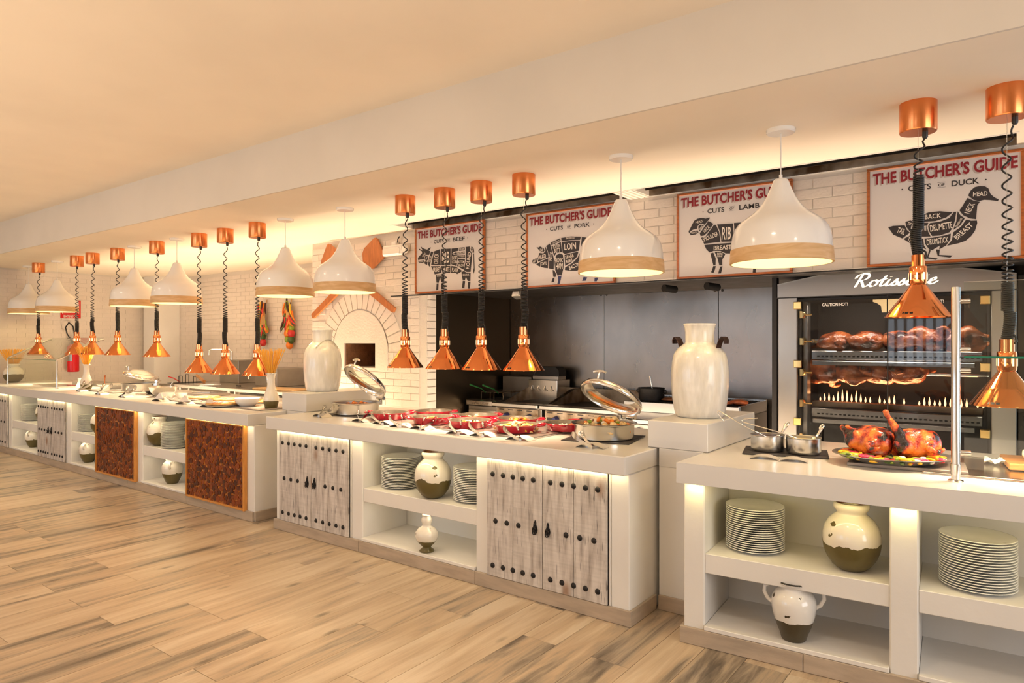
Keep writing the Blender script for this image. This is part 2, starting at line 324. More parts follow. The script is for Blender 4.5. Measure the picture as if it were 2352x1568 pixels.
# ------------------------------------------------------------------ mesh helpers
class MB:
    """collects simple shapes and links them as ONE mesh object"""
    def __init__(s): s.v = []; s.f = []; s.m = []; s.s = []
    def add(s, vs, fs, mi=0, smooth=False, M=None):
        o = len(s.v)
        for p in vs:
            p = Vector(p)
            s.v.append(tuple(M @ p) if M is not None else tuple(p))
        for f in fs:
            s.f.append(tuple(i + o for i in f)); s.m.append(mi); s.s.append(smooth)
        return s
    def box(s, x0, y0, z0, x1, y1, z1, mi=0, M=None, smooth=False):
        vs = [(x0, y0, z0), (x1, y0, z0), (x1, y1, z0), (x0, y1, z0), (x0, y0, z1), (x1, y0, z1), (x1, y1, z1), (x0, y1, z1)]
        return s.add(vs, [(0, 3, 2, 1), (4, 5, 6, 7), (0, 1, 5, 4), (1, 2, 6, 5), (2, 3, 7, 6), (3, 0, 4, 7)], mi, smooth, M)
    def cbox(s, x0, y0, z0, x1, y1, z1, c=0.004, mi=0, M=None):
        """box with chamfered vertical and horizontal edges"""
        vs = []; fs = []
        X = (x0, x1); Y = (y0, y1); Z = (z0, z1)
        idx = {}
        for i in (0, 1):
            for j in (0, 1):
                for k in (0, 1):
                    sx, sy, sz = (1 - 2 * i) * c, (1 - 2 * j) * c, (1 - 2 * k) * c
                    idx[(i, j, k, 0)] = len(vs); vs.append((X[i], Y[j] + sy, Z[k] + sz))
                    idx[(i, j, k, 1)] = len(vs); vs.append((X[i] + sx, Y[j], Z[k] + sz))
                    idx[(i, j, k, 2)] = len(vs); vs.append((X[i] + sx, Y[j] + sy, Z[k]))
                    fs.append(tuple(idx[(i, j, k, a)] for a in (0, 1, 2)))
        def q(*a): fs.append(tuple(idx[t] for t in a))
        for i in (0, 1): q((i, 0, 0, 0), (i, 1, 0, 0), (i, 1, 1, 0), (i, 0, 1, 0))
        for j in (0, 1): q((0, j, 0, 1), (1, j, 0, 1), (1, j, 1, 1), (0, j, 1, 1))
        for k in (0, 1): q((0, 0, k, 2), (1, 0, k, 2), (1, 1, k, 2), (0, 1, k, 2))
        for j in (0, 1):
            for k in (0, 1): q((0, j, k, 1), (1, j, k, 1), (1, j, k, 2), (0, j, k, 2))
        for i in (0, 1):
            for k in (0, 1): q((i, 0, k, 0), (i, 1, k, 0), (i, 1, k, 2), (i, 0, k, 2))
        for i in (0, 1):
            for j in (0, 1): q((i, j, 0, 0), (i, j, 1, 0), (i, j, 1, 1), (i, j, 0, 1))
        return s.add(vs, fs, mi, False, M)
    def lathe(s, prof, seg=32, mi=0, M=None, a0=0.0, a1=2 * math.pi, sharp=38):
        """prof: list of (r, z); rings are split where the profile bends sharply"""
        full = abs(a1 - a0 - 2 * math.pi) < 1e-6
        n = seg if full else seg + 1
        pts = list(prof)
        runs = [[pts[0]]]
        for i in range(1, len(pts)):
            runs[-1].append(pts[i])
            if i < len(pts) - 1:
                d0 = math.atan2(pts[i][1] - pts[i - 1][1], pts[i][0] - pts[i - 1][0])
                d1 = math.atan2(pts[i + 1][1] - pts[i][1], pts[i + 1][0] - pts[i][0])
                d = abs((d1 - d0 + math.pi) % (2 * math.pi) - math.pi)
                if d > R(sharp): runs.append([pts[i]])
        for run in runs:
            vs = []; fs = []
            for r, z in run:
                for k in range(n):
                    a = a0 + (a1 - a0) * k / seg
                    vs.append((max(r, 1e-5) * math.cos(a), max(r, 1e-5) * math.sin(a), z))
            for i in range(len(run) - 1):
                for k in range(seg if not full else n):
                    k2 = (k + 1) % n if full else k + 1
                    fs.append((i * n + k, i * n + k2, (i + 1) * n + k2, (i + 1) * n + k))
            s.add(vs, fs, mi, True, M)
        return s
    def tube(s, pts, r, seg=8, mi=0, M=None, caps=True):
        P = [Vector(p) for p in pts]; n = len(P)
        rr = r if isinstance(r, (list, tuple)) else [r] * n
        t = (P[1] - P[0]).normalized()
        up = Vector((0, 0, 1)) if abs(t.z) < 0.9 else Vector((1, 0, 0))
        a = t.cross(up).normalized(); b = t.cross(a).normalized()
        vs = []; fs = []
        for i in range(n):
            t2 = (P[min(i + 1, n - 1)] - P[max(i - 1, 0)]).normalized()
            a = (a - t2 * a.dot(t2)).normalized(); b = t2.cross(a).normalized()
            for k in range(seg):
                w = 2 * math.pi * k / seg
                vs.append(P[i] + (a * math.cos(w) + b * math.sin(w)) * rr[i])
        for i in range(n - 1):
            for k in range(seg):
                fs.append((i * seg + k, i * seg + (k + 1) % seg, (i + 1) * seg + (k + 1) % seg, (i + 1) * seg + k))
        s.add(vs, fs, mi, True, M)
        if caps: s.add([vs[k] for k in range(seg)] + [vs[(n - 1) * seg + k] for k in range(seg)], [tuple(range(seg)), tuple(range(seg, 2 * seg))], mi, False, M)
        return s
    def prism(s, poly, z0, z1, mi=0, M=None):
        n = len(poly)
        vs = [(x, y, z0) for x, y in poly] + [(x, y, z1) for x, y in poly]
        fs = [tuple(range(n))[::-1], tuple(range(n, 2 * n))] + [(i, (i + 1) % n, n + (i + 1) % n, n + i) for i in range(n)]
        return s.add(vs, fs, mi, False, M)
    def ball(s, c, r, seg=12, rings=8, mi=0, M=None, noise=0.0, rnd=None):
        rx, ry, rz = r if isinstance(r, (list, tuple)) else (r, r, r)
        vs = [(c[0], c[1], c[2] - rz)]; fs = []
        for i in range(1, rings):
            ph = -math.pi / 2 + math.pi * i / rings
            for k in range(seg):
                a = 2 * math.pi * k / seg
                q = 1 + (rnd.uniform(-noise, noise) if rnd else 0)
                vs.append((c[0] + rx * q * math.cos(ph) * math.cos(a), c[1] + ry * q * math.cos(ph) * math.sin(a), c[2] + rz * q * math.sin(ph)))
        vs.append((c[0], c[1], c[2] + rz)); last = len(vs) - 1
        for k in range(seg):
            fs.append((0, 1 + (k + 1) % seg, 1 + k))
            fs.append((last, last - seg + k, last - seg + (k + 1) % seg))
        for i in range(rings - 2):
            for k in range(seg):
                a = 1 + i * seg; b = a + seg
                fs.append((a + k, a + (k + 1) % seg, b + (k + 1) % seg, b + k))
        return s.add(vs, fs, mi, True, M)
    def mesh(s, name, mats):
        me = bpy.data.meshes.new(name)
        me.from_pydata(s.v, [], s.f)
        for m in (mats if isinstance(mats, (list, tuple)) else [mats]): me.materials.append(MATS[m])
        me.polygons.foreach_set('material_index', s.m)
        me.polygons.foreach_set('use_smooth', s.s)
        me.update()
        bm = bmesh.new(); bm.from_mesh(me)
        bmesh.ops.recalc_face_normals(bm, faces=bm.faces[:]) if len(bm.faces) < 60000 else None
        bm.to_mesh(me); bm.free()
        return me
    def build(s, name, mats, parent=None, label=None, loc=None, rot=None, kind=None):
        return put(name, s.mesh(name, mats), parent, label, loc, rot, kind)

def put(name, me, parent=None, label=None, loc=None, rot=None, kind=None):
    o = bpy.data.objects.new(name, me); COL.objects.link(o)
    if parent is not None: o.parent = parent
    if loc is not None: o.location = loc
    if rot is not None: o.rotation_euler = rot
    if label: o['label'] = label
    if kind: o['kind'] = kind
    return o
def tag(o, label, cat, group=None, kind=None):
    o['label'] = label; o['category'] = cat
    if group: o['group'] = group
    if kind: o['kind'] = kind
    return o
def thing(name, label, cat, loc=(0, 0, 0), rotz=0.0, group=None):
    o = bpy.data.objects.new(name, None); COL.objects.link(o)
    o.empty_display_size = 0.05
    o.location = loc; o.rotation_euler = (0, 0, rotz)
    return tag(o, label, cat, group)
def dup(root, loc, rotz=None, label=None, group=None):
    def cp(o, parent):
        c = o.copy(); COL.objects.link(c)
        if parent is not None: c.parent = parent
        for ch in o.children: cp(ch, c)
        return c
    r = cp(root, None)
    r.location = loc
    if rotz is not None: r.rotation_euler = (0, 0, rotz)
    if label: r['label'] = label
    if group: r['group'] = group
    return r
def T(x=0, y=0, z=0): return Matrix.Translation((x, y, z))
def RX(a): return Matrix.Rotation(R(a), 4, 'X')
def RY(a): return Matrix.Rotation(R(a), 4, 'Y')
def RZ(a): return Matrix.Rotation(R(a), 4, 'Z')
def SCL(x, y, z): return Matrix.Diagonal((x, y, z, 1))
def S(o, _=0):  # marks a piece of the setting
    o["kind"] = "structure"; return o
def remeshed(mb, mats, voxel, name):
    me = mb.mesh(name, mats)
    o = bpy.data.objects.new(name, me); COL.objects.link(o)
    md = o.modifiers.new('r', 'REMESH'); md.mode = 'VOXEL'; md.voxel_size = voxel; md.use_smooth_shade = True
    sm = o.modifiers.new('s', 'SMOOTH'); sm.iterations = 3
    dg = bpy.context.evaluated_depsgraph_get()
    out = bpy.data.meshes.new_from_object(o.evaluated_get(dg))
    bpy.data.objects.remove(o)
    out.name = name
    if not out.materials: out.materials.append(MATS[mats if isinstance(mats, str) else mats[0]])
    return out
_TXT = {}
def text_mb(s, w, h, shear=0.0, bold=0.012, res=3):
    """text mesh (flat print) scaled to w x h, centred, in the XZ plane facing -Y"""
    key = (s, shear, bold)
    if key not in _TXT:
        cu = bpy.data.curves.new('t', 'FONT'); cu.body = s; cu.size = 1; cu.offset = bold; cu.resolution_u = res; cu.shear = shear
        o = bpy.data.objects.new('t', cu); COL.objects.link(o)
        dg = bpy.context.evaluated_depsgraph_get()
        me = bpy.data.meshes.new_from_object(o.evaluated_get(dg))
        vs = [tuple(v.co) for v in me.vertices]; fs = [tuple(p.vertices) for p in me.polygons]
        bpy.data.objects.remove(o); bpy.data.curves.remove(cu); bpy.data.meshes.remove(me)
        _TXT[key] = (vs, fs)
    vs, fs = _TXT[key]
    x0 = min(v[0] for v in vs); x1 = max(v[0] for v in vs); y0 = min(v[1] for v in vs); y1 = max(v[1] for v in vs)
    sx = w / (x1 - x0); sy = (h / (y1 - y0)) if h else sx
    return [((v[0] - (x0 + x1) / 2) * sx, 0, (v[1] - (y0 + y1) / 2) * sy) for v in vs], fs
# ------------------------------------------------------------------ the setting
rnd = random.Random(7)
fl = MB()
fl.box(-12.3, 0.2, -0.1, 4.2, 6.7, -0.003, 0)
fl.box(-12.3, -5.2, -0.1, 4.2, 0.2, 0.0, 1)
floor = S(fl.build('floor', ['grout', 'floor_plank']), 0)
def px(X, Y, Z):
    d = -0.6 * X + 0.8 * Y
    if d < 0.1: return (-9e9, 0, d)
    return (1176 + 1560 * (0.8 * X + 0.6 * Y) / d, 784 - 1560 * (Z - 1.5) / d, d)
plank_me = MB().cbox(-0.0990, -0.5990, -0.012, 0.0990, 0.5990, 0.0, 0.0012).mesh('plank', 'floor_plank')
cand = []
for c in range(-45, 20):
    x = -3.34 + 0.2 * c
    off = (1.615, 2.0, 1.615, 1.2, 1.615, 2.0, 0.8)[c % 7]
    for j in range(-3, 4):
        yc = off + 0.6 + 1.2 * j
        if yc - 0.6 > 3.62 or x < -12.1: continue
        best = 0
        for fy in (-0.58, -0.2, 0.2, 0.58):
            for fx in (-0.09, 0.09):
                u, v, d = px(x + fx, yc + fy, 0)
                if d > 0.5 and -40 < u < 2392 and v < 1610: best = max(best, 1 / d)
        if best > 0: cand.append((best, x, yc))
cand.sort(reverse=True)
for _, x, yc in cand[:300]:
    put('plank', plank_me, floor, loc=(x, yc, rnd.uniform(-0.0004, 0)))
if len(cand) > 300:
    rest = MB()
    for _, x, yc in cand[300:]: rest.cbox(x - 0.099, yc - 0.599, -0.012, x + 0.099, yc + 0.599, 0, 0.0012)
    rest.build('distant_planks', 'floor_plank', floor, kind='stuff')

S(MB().box(-12.3, -5.2, 2.99, 4.2, 3.1, 3.12).build('ceiling', 'ceiling_paint'), 0)
lc = MB()
lc.box(-12.3, 2.97, 2.60, 4.2, 4.45, 2.72); lc.box(-12.3, 4.74, 2.60, 4.2, 6.4, 2.72)
lc.box(-12.3, 4.45, 2.60, -4.76, 4.74, 2.72); lc.box(-2.42, 4.45, 2.60, -2.25, 4.74, 2.72); lc.box(-0.02, 4.45, 2.60, 4.2, 4.74, 2.72)
S(lc.build('ceiling', 'ceiling_paint'), 0)
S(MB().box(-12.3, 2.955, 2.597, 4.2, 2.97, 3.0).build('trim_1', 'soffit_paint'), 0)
# dark air slots let into the low ceiling
for x0, x1 in ((-4.76, -2.42), (-2.25, -0.02)):
    t = thing('air_vent', 'long dark air slot in the ceiling ' + ('above the beef and pork posters' if x0 < -3 else 'above the lamb and duck posters'), 'vent', (x0, 4.45, 2.60), group='ceiling air slots')
    w = x1 - x0
    MB().box(0, 0, 0.06, w, 0.29, 0.09).box(0, 0.005, 0.0, w, 0.012, 0.06).box(0, 0.278, 0, w, 0.285, 0.06).build('slot_body', 'steel_grease', t)
    b = MB()
    for k in range(3): b.box(0, 0.07 + 0.07 * k, 0.03, w, 0.078 + 0.07 * k, 0.055)
    b.build('blade', 'black_metal', t)
    f = MB(); f.box(-0.012, -0.012, -0.004, w + 0.012, 0.004, 0.0); f.box(-0.012, 0.288, -0.004, w + 0.012, 0.302, 0.0)
    f.build('slot_edge', 'white_plastic', t)
t = MB()
for k in range(4): t.box(-2.41 + 0.042 * k, 4.44, 2.592, -2.385 + 0.042 * k, 4.76, 2.60)
S(t.build('trim_2', 'white_plastic'), 0)

def bricks(parent, x0, x1, z0, z1, y, holes=(), bw=0.236, bh=0.063, g=0.0045, keep=300, axis='Y', seed=1, phase=0.0):
    """courses of painted bricks standing a few millimetres proud of their wall"""
    r = random.Random(seed)
    me = MB().cbox(-bw / 2, -0.004, -bh / 2, bw / 2, 0.0, bh / 2, 0.002).mesh('brick', 'white_brick')
    me2 = MB().cbox(-bw / 4 + g / 4, -0.004, -bh / 2, bw / 4 - g / 4, 0.0, bh / 2, 0.002).mesh('brick', 'white_brick')
    lst = []
    rows = int((z1 - z0 + g) / (bh + g))
    for j in range(rows):
        zc = z0 + (bh + g) * (j + 0.5)
        x = x0 - (bw + g) * (0.5 if j % 2 else 0.0) - phase
        while x < x1:
            a, b = x, x + bw
            x += bw + g
            full = True
            if a < x0 - 1e-3 or b > x1 + 1e-3:
                a2, b2 = max(a, x0), min(b, x1)
                if b2 - a2 < bw * 0.45: continue
                full = False
                if a < x0: a = b - bw / 2
                else: b = a + bw / 2
            xc = (a + b) / 2
            if any(h[0] - bw * 0.4 < xc < h[1] + bw * 0.4 and h[2] - bh * .5 < zc < h[3] + bh * .5 for h in holes): continue
            X, Y = (xc, y) if axis == 'Y' else (y, xc)
            d = px(X, Y, zc)[2]
            lst.append((d, xc, zc, full))
    lst.sort()
    for d, xc, zc, full in lst[:keep]:
        dy = r.uniform(-0.0015, 0.001)
        if axis == 'Y': put('brick', me if full else me2, parent, loc=(xc, y + dy, zc), rot=(0, r.uniform(-.004, .004), 0))
        else: put('brick', me if full else me2, parent, loc=(y - dy, xc, zc), rot=(0, 0, R(90)))
    if lst[keep:]:
        mb = MB()
        for d, xc, zc, full in lst[keep:]:
            h = bw / 2 if full else bw / 4
            if axis == 'Y': mb.box(xc - h, y - 0.005, zc - bh / 2, xc + h, y, zc + bh / 2)
            else: mb.box(y, xc - h, zc - bh / 2, y + 0.005, xc + h, zc + bh / 2)
        mb.build('far_bricks', 'white_brick', parent, kind='stuff')

wl = S(MB().box(-12.3, -5.2, 0, -12.16, 6.1, 3.0).build('wall_left', 'mortar'), 0)
bricks(wl, 3.0, 5.92, 0.82, 2.6, -12.16, keep=0, axis='X', seed=3)
wb = S(MB().box(-12.16, 5.94, 0, -6.4, 6.1, 2.6).build('wall_back', 'mortar'), 0)
bricks(wb, -12.14, -6.42, 0.72, 2.6, 5.94, keep=300, seed=4)
S(MB().cbox(-11.99, 5.50, 0, -11.60, 5.93, 2.6, .004).build('trim_3', 'plaster'), 0)
# brick block with the pizza oven
OX0, OX1, OZ0, OZ1 = -5.854, -5.356, 1.225, 1.481
b = MB()
b.box(-6.41, 4.79, 0, OX0, 6.2, 2.6); b.box(OX1, 4.79, 0, -4.71, 6.2, 2.6); b.box(-4.71, 4.79, 0, -4.632, 4.925, 2.6); b.box(OX0, 4.79, 0, OX1, 6.2, OZ0); b.box(OX0, 4.79, OZ1, OX1, 6.2, 2.6); b.box(OX0, 5.5, OZ0, OX1, 6.2, OZ1)
wo = S(b.build('wall_center', 'mortar'), 0)
AC = (-5.60, 1.40)
bricks(wo, -6.41, -4.632, 0.85, 2.6, 4.79, holes=[(OX0, OX1, OZ0, OZ1), (-6.16, -5.04, 1.40, 1.86), (-5.98, -5.22, 1.86, 2.02)], keep=300, seed=5)
for k in range(19):      # radial bricks of the arch
    a0 = math.pi * k / 19 + 0.012; a1 = math.pi * (k + 1) / 19 - 0.012
    pl = [(AC[0] + r * math.cos(a), AC[1] + r * math.sin(a)) for r, a in ((0.445, a0), (0.64, a0), (0.64, a1), (0.445, a1))]
    MB().prism(pl, 0, 0.0095, 0, Matrix(((1, 0, 0, 0), (0, 0, -1, 4.79), (0, 1, 0, 0), (0, 0, 0, 1)))).build('arch_brick', 'white_brick', wo)
pl = [(AC[0] + 0.43 * math.cos(math.pi * k / 24), AC[1] + 0.43 * math.sin(math.pi * k / 24)) for k in range(25)]
mm = MB()
for k in range(24):
    (xa, za), (xb, zb) = pl[k], pl[k + 1]
    cx, cz = AC
    mm.add([(xa, 4.778, za), (xb, 4.778, zb), (xb, 4.778, OZ1 + .0 if False else max(OZ1, AC[1])), (xa, 4.778, max(OZ1, AC[1]))], [(0, 1, 2, 3)])
mm.box(AC[0] - .43, 4.778, OZ0 - .02, OX0, 4.79, OZ1); mm.box(OX1, 4.778, OZ0 - .02, AC[0] + .43, 4.79, OZ1)
mm.build('arch_infill', 'white_brick', wo)
# brick return at the right of the block
for j in range(16):
    MB().cbox(-4.632, 4.795, 0.85 + 0.071 * j, -4.620, 4.91, 0.913 + 0.071 * j, .003).build('brick', 'white_brick', wo)
MB().box(OX0 + .004, 4.80, OZ0 + .004, OX0 + .03, 5.48, OZ1 - .004).box(OX1 - .03, 4.86, OZ0, OX1 - .004, 5.48, OZ1 - .004).box(OX0 + .03, 5.44, OZ0, OX1 - .03, 5.48, OZ1).build('oven_lining', 'oven_brick', wo)
em = MB(); r9 = random.Random(9)
for k in range(26): em.ball((r9.uniform(OX0 + .12, OX1 - .08), r9.uniform(5.15, 5.4), OZ0 + .02 + r9.uniform(0, .05)), (.05, .04, .022), 8, 5, 0, None, .25, r9)
em.build('embers', 'ember', wo, kind='stuff')

wk = S(MB().box(-4.70, 4.745, 1.955, 0.6, 4.85, 2.60).build('wall_kitchen', 'mortar'), 0)
bricks(wk, -4.70, 0.55, 1.962, 2.60, 4.745, keep=300, seed=6)
S(MB().box(-12.3, -5.2, 0, 4.2, -5.05, 0.5).box(-12.3, -5.2, 2.55, 4.2, -5.05, 3.0).box(-12.3, -5.2, 0, -10.6, -5.05, 3).box(-7.8, -5.2, 0, -6.8, -5.05, 3).box(-4.0, -5.2, 0, -2.2, -5.05, 3).box(-1.0, -5.2, 0, 4.2, -5.05, 3).box(-2.2, -5.2, 0.5, -1.0, -5.05, 1.0).box(-2.2, -5.2, 2.0, -1.0, -5.05, 2.55).build('wall_front', 'plaster'), 0)
S(MB().box(4.05, -5.2, 0, 4.2, 6.4, 3.0).build('wall_right', 'plaster'), 0)
for i, (x, w, n, z0, z1) in enumerate(((-10.6, 2.8, 3, .5, 2.55), (-6.8, 2.8, 3, .5, 2.55), (-2.2, 1.2, 7, 1.0, 2.0))):
    f = MB()
    for k in range(n + 1): f.box(x + (w - .045) / n * k, -5.04, z0, x + (w - .045) / n * k + 0.045, -4.90, z1)
    f.box(x, -5.04, z0, x + w, -4.90, z0 + .05); f.box(x, -5.04, z1 - .05, x + w, -4.90, z1)
    S(f.build('window_%d' % (i + 1), 'black_metal'), 0)
# steel cladding of the cooking alcove
sp = S(MB().box(-4.72, 6.175, 0, 0.7, 6.3, 2.6).box(-4.70, 4.93, 0, -4.66, 6.18, 2.3).build('wall_alcove', 'black_metal'), 0)
for x0, x1 in ((-4.645, -3.440), (-3.436, -2.240), (-2.236, -1.49), (-0.02, 0.65)):
    MB().cbox(x0, 6.16, 0.3, x1, 6.174, 2.05, .002).build('steel_panel', 'wall_steel', sp)
MB().cbox(-4.66, 4.93, 0.3, -4.645, 6.155, 2.05, .002).build('steel_panel', 'steel_dark', sp)
for x, z in ((-3.47, 1.98), (-3.405, 1.98), (-2.27, 1.97), (-2.20, 1.97), (-3.47, 1.0), (-2.27, 1.0)):
    MB().lathe([(0.012, 0), (0.012, .003), (0, .005)], 10, 0, T(x, 6.16, z) @ RX(90)).build('rivet', 'black_metal', sp)
S(MB().box(-1.512, 5.30, 0.0, -1.478, 5.36, 2.0).build('trim_4', 'black_metal'), 0)
# hood above the line
t = thing('exhaust_hood', 'long black and steel exhaust hood hanging over the cooking line', 'hood', (-5.045, 4.70, 1.93))
MB().cbox(0, 0.0, .014, 5.7, 0.04, 0.026, .002).build('front_lip', 'black_metal', t)
MB().box(0.4, 0.151, 0.05, 5.7, 1.44, 0.13 + .13).build('hood_body', 'black_metal', t)
for k in range(3): MB().cbox(1.55 + k * 0.02, 1.40, 0.0 + .11, 3.55, 1.452, 0.145, .002).build('inner_rail', 'steel', t) if k == 0 else None
MB().tube([(0.5, 1.38, .10), (3.7, 1.38, .10)], 0.018, 10).build('inner_pipe', 'steel_dull', t)
for k in range(4): MB().tube([(2.7 + .18 * k, 0.5, 0.008), (2.75 + .18 * k, .62, .0)], .03, 10).build('hood_nozzle', 'black_metal', t) if k % 2 == 0 else None
t = thing('hood_spotlight', 'small square spotlight under the hood beside the beef poster', 'spotlight', (-3.62, 4.93, 1.935))
MB().cbox(-.05, -.04, -.045, .05, .04, .012, .006, 0, RX(-20)).build('housing', 'steel_dull', t)
MB().cbox(-.035, -.045, -.04, .03, -.041, .0, .001, 0, RX(-20)).build('lens', 'clear_plastic', t)

# ------------------------------------------------------------------ buffet counters
stud_me = MB().lathe([(0, .010), (.008, .0092), (.0135, .006), (.0165, .0)], 14, 0, RX(90)).mesh('stud', 'cast_iron')
hb = MB()
hb.add([(x, -.006, z) for x, z in ((0, .045), (.007, .030), (.006, .018), (.013, .006), (.016, -.012), (.010, -.028), (0, -.040), (-.010, -.028), (-.016, -.012), (-.013, .006), (-.006, .018), (-.007, .030))], [tuple(range(12))[::-1]])
hb.add([(x, y, z) for y in (-.006, 0) for x, z in ((0, .045), (.007, .030), (.006, .018), (.013, .006), (.016, -.012), (.010, -.028), (0, -.040), (-.010, -.028), (-.016, -.012), (-.013, .006), (-.006, .018), (-.007, .030))], [(i, (i + 1) % 12, 12 + (i + 1) % 12, 12 + i) for i in range(12)])
hb.tube([(.012 * math.cos(a), -.010 - .008 * abs(math.sin(a)), -.014 + .020 * math.sin(a)) for a in [2 * math.pi * k / 16 for k in range(17)]], .0035, 6)
hb.ball((0, -.012, -.014), (.007, .006, .014), 8, 6); hb.ball((0, -.008, .022), (.006, .006, .008), 8, 6)
handle_me = hb.mesh('handle', 'cast_iron')

def door_pair(base, x0, x1, seams):
    xm = seams[1]
    for leaf, (a, b, s) in enumerate(((x0 + .003, xm - .002, seams[0]), (xm + .002, x1 - .012, seams[2]))):
        w = b - a
        d = MB().box(0, -.008, 0, w, .012, .712).build('door', 'black_metal', base, loc=(a, 0, .083))
        for p0, p1 in ((0, s - a), (s - a, w)):
            MB().cbox(-(p1 - p0) / 2 + .001, -.022, 0.002, (p1 - p0) / 2 - .001, -.008, .711, .0025).build('plank', 'weathered_plank', d, loc=((p0 + p1) / 2, 0, 0))
        k = w / .415
        o5 = [.048, .128, .202, .276, .351] if leaf == 0 else [.052, .130, .206, .282, .358]
        o3 = [.07, .157, .244] if leaf == 0 else [.157, .246, .335]
        for z in (.617, .066):
            for o in o5: put('stud', stud_me, d, loc=(o * k, -.022, z))
        for o in o3: put('stud', stud_me, d, loc=(o * k, -.022, .337))
        put('handle', handle_me, d, loc=((.367 if leaf == 0 else .037) * k, -.0225, .343))
    MB().box(x1 - .009, -.006, .083, x1, .01, .796).build('door_jamb', 'white_plastic', base)

disc_me = MB().prism([(math.cos(2 * math.pi * k / 12), math.sin(2 * math.pi * k / 12)) for k in range(12)], 0, 1, 0, RX(90)).mesh('bamboo_slice', 'bamboo_end')
def bamboo_panel(base, x0, x1, keep, seed):
    r = random.Random(seed); w = x1 - x0; h = .717
    p = MB().box(.004, -.020, .004, w - .004, -.001, h - .004).build('bamboo_panel', 'bamboo_resin', base, loc=(x0, 0, .078))
    f = MB(); f.cbox(0, -.035, 0, w, .0, .016, .002); f.cbox(0, -.035, h - .012, w, 0, h, .002); f.cbox(w - .014, -.038, -.001, w + .003, -.0005, h + .001, .002); f.cbox(0, -.035, 0, .010, 0, h, .002)
    f.build('panel_frame', 'honey_wood', p)
    pts = []
    for rad, tries in ((.027, 300), (.022, 2500), (.0175, 6000), (.013, 7000)):
        for _ in range(tries):
            q = rad * r.uniform(.88, 1.05); x = r.uniform(.012 + q * .6, w - .016 - q * .6); z = r.uniform(.018 + q * .6, h - .014 - q * .6)
            if all((x - a) ** 2 + (z - c) ** 2 > ((q + s) * .90) ** 2 for a, c, s in pts): pts.append((x, z, q))
    pts.sort(key=lambda t: -t[2])
    for x, z, q in pts[:keep]:
        o = put('bamboo_slice', disc_me, p, loc=(x, -.020, z)); o.scale = (q, r.uniform(.002, .005), q)
    if pts[keep:]:
        mb = MB()
        for x, z, q in pts[keep:]: mb.prism([(q * math.cos(2 * math.pi * k / 10), q * math.sin(2 * math.pi * k / 10)) for k in range(10)], 0, r.uniform(.002, .005), 0, T(x, -.020, z) @ RX(90))
        mb.build('small_bamboo_slices', 'bamboo_end', p, kind='stuff')

def counter(label, loc, rotz, Lx, units, tiles, depth=1.04, end_left=False, end_right=False):
    base = thing('buffet_counter', label, 'counter', loc, R(rotz))
    MB().box(.085 if rotz else 0.0, .44, 0, Lx, depth, .799).build('core', 'plaster', base)
    for u in units:
        k, x0, x1 = u[:3]
        if k == 'post': MB().cbox(x0, 0, 0.0, x1, .44, .799, .006).build('post', 'plaster', base)
        elif k == 'niche':
            MB().cbox(x0, .008, .358, x1, .44, .455, .003).build('shelf', 'plaster', base)
            MB().cbox(x0 + .001, -.016, .083, x1 - .001, .44, .105, .003).box(x0, .001, 0, x1, .44, .083).build('bottom_board', 'plaster', base)
            MB().box(x0, .436, .105, x1, .44, .799).build('back_panel', 'plaster', base)
        elif k == 'door':
            MB().box(x0, .014, 0, x1, .44, .799).build('carcass', 'plaster', base)
            door_pair(base, x0, x1, u[3])
        elif k == 'bamboo':
            MB().box(x0, 0.0, 0, x1, .44, .799).build('carcass', 'plaster', base)
            bamboo_panel(base, x0, x1, u[3], u[4])
    ts = [t for t in tiles]
    for a, b in zip(ts[:-1], ts[1:]):
        MB().cbox(a + .0015, -.018, .001, b - .0015, 0, .082, .002).build('skirting_tile', 'skirting_tile', base)
    if end_right: MB().cbox(Lx, .0005, .001, Lx + .016, .30, .082, .002).build('skirting_tile', 'skirting_tile', base)
    if end_left: MB().cbox(-.016, .0005, .001, 0, .30, .082, .002).build('skirting_tile', 'skirting_tile', base)
    return base

# left run: local x = X + 12.14
A = 12.14
c1 = counter('long left buffet counter with brown bamboo slice panels and open niches', (-A, 3.235, 0), 0, A - 5.107,
    [('post', 0, .33), ('door', .33, A - 10.825, (.55, .75, 1.0)), ('post', A - 10.825, A - 10.744), ('niche', A - 10.744, A - 9.79), ('door', A - 9.79, A - 8.935, (A - 9.59, A - 9.376, A - 9.16)),
     ('post', A - 8.935, A - 8.825), ('niche', A - 8.825, A - 8.125), ('post', A - 8.125, A - 8.092), ('bamboo', A - 8.092, A - 7.168, 300, 11), ('post', A - 7.168, A - 7.065),
     ('niche', A - 7.065, A - 6.195), ('post', A - 6.195, A - 6.161), ('bamboo', A - 6.161, A - 5.21, 300, 12), ('post', A - 5.21, A - 5.107)],
    [0, 1.2, 2.4, A - 8.5, A - 7.35, A - 6.18, A - 5.107], end_right=True)
B = 4.795
c2 = counter('middle buffet counter with weathered studded doors either side of an open niche', (-B, 3.235, 0), 0, B - 1.652,
    [('post', 0, B - 4.731), ('door', B - 4.731, B - 3.875, (B - 4.52, B - 4.313, B - 4.116)), ('post', B - 3.875, B - 3.757), ('niche', B - 3.757, B - 2.706), ('post', B - 2.706, B - 2.606),
     ('door', B - 2.606, B - 1.763, (B - 2.404, B - 2.192, B - 1.985)), ('post', B - 1.763, B - 1.652)],
    [-.016, B - 3.785, B - 2.70, B - 1.636], end_right=True, end_left=False)
c3 = counter('right buffet counter of white plaster with two open shelved niches', (-1.353, 3.237, 0), 4, 2.6,
    [('post', 0, .105), ('niche', .105, .903), ('post', .903, 1.01), ('niche', 1.01, 2.5), ('post', 2.5, 2.6)],
    [-.016, .56, 1.3, 2.6], depth=1.10, end_left=True)
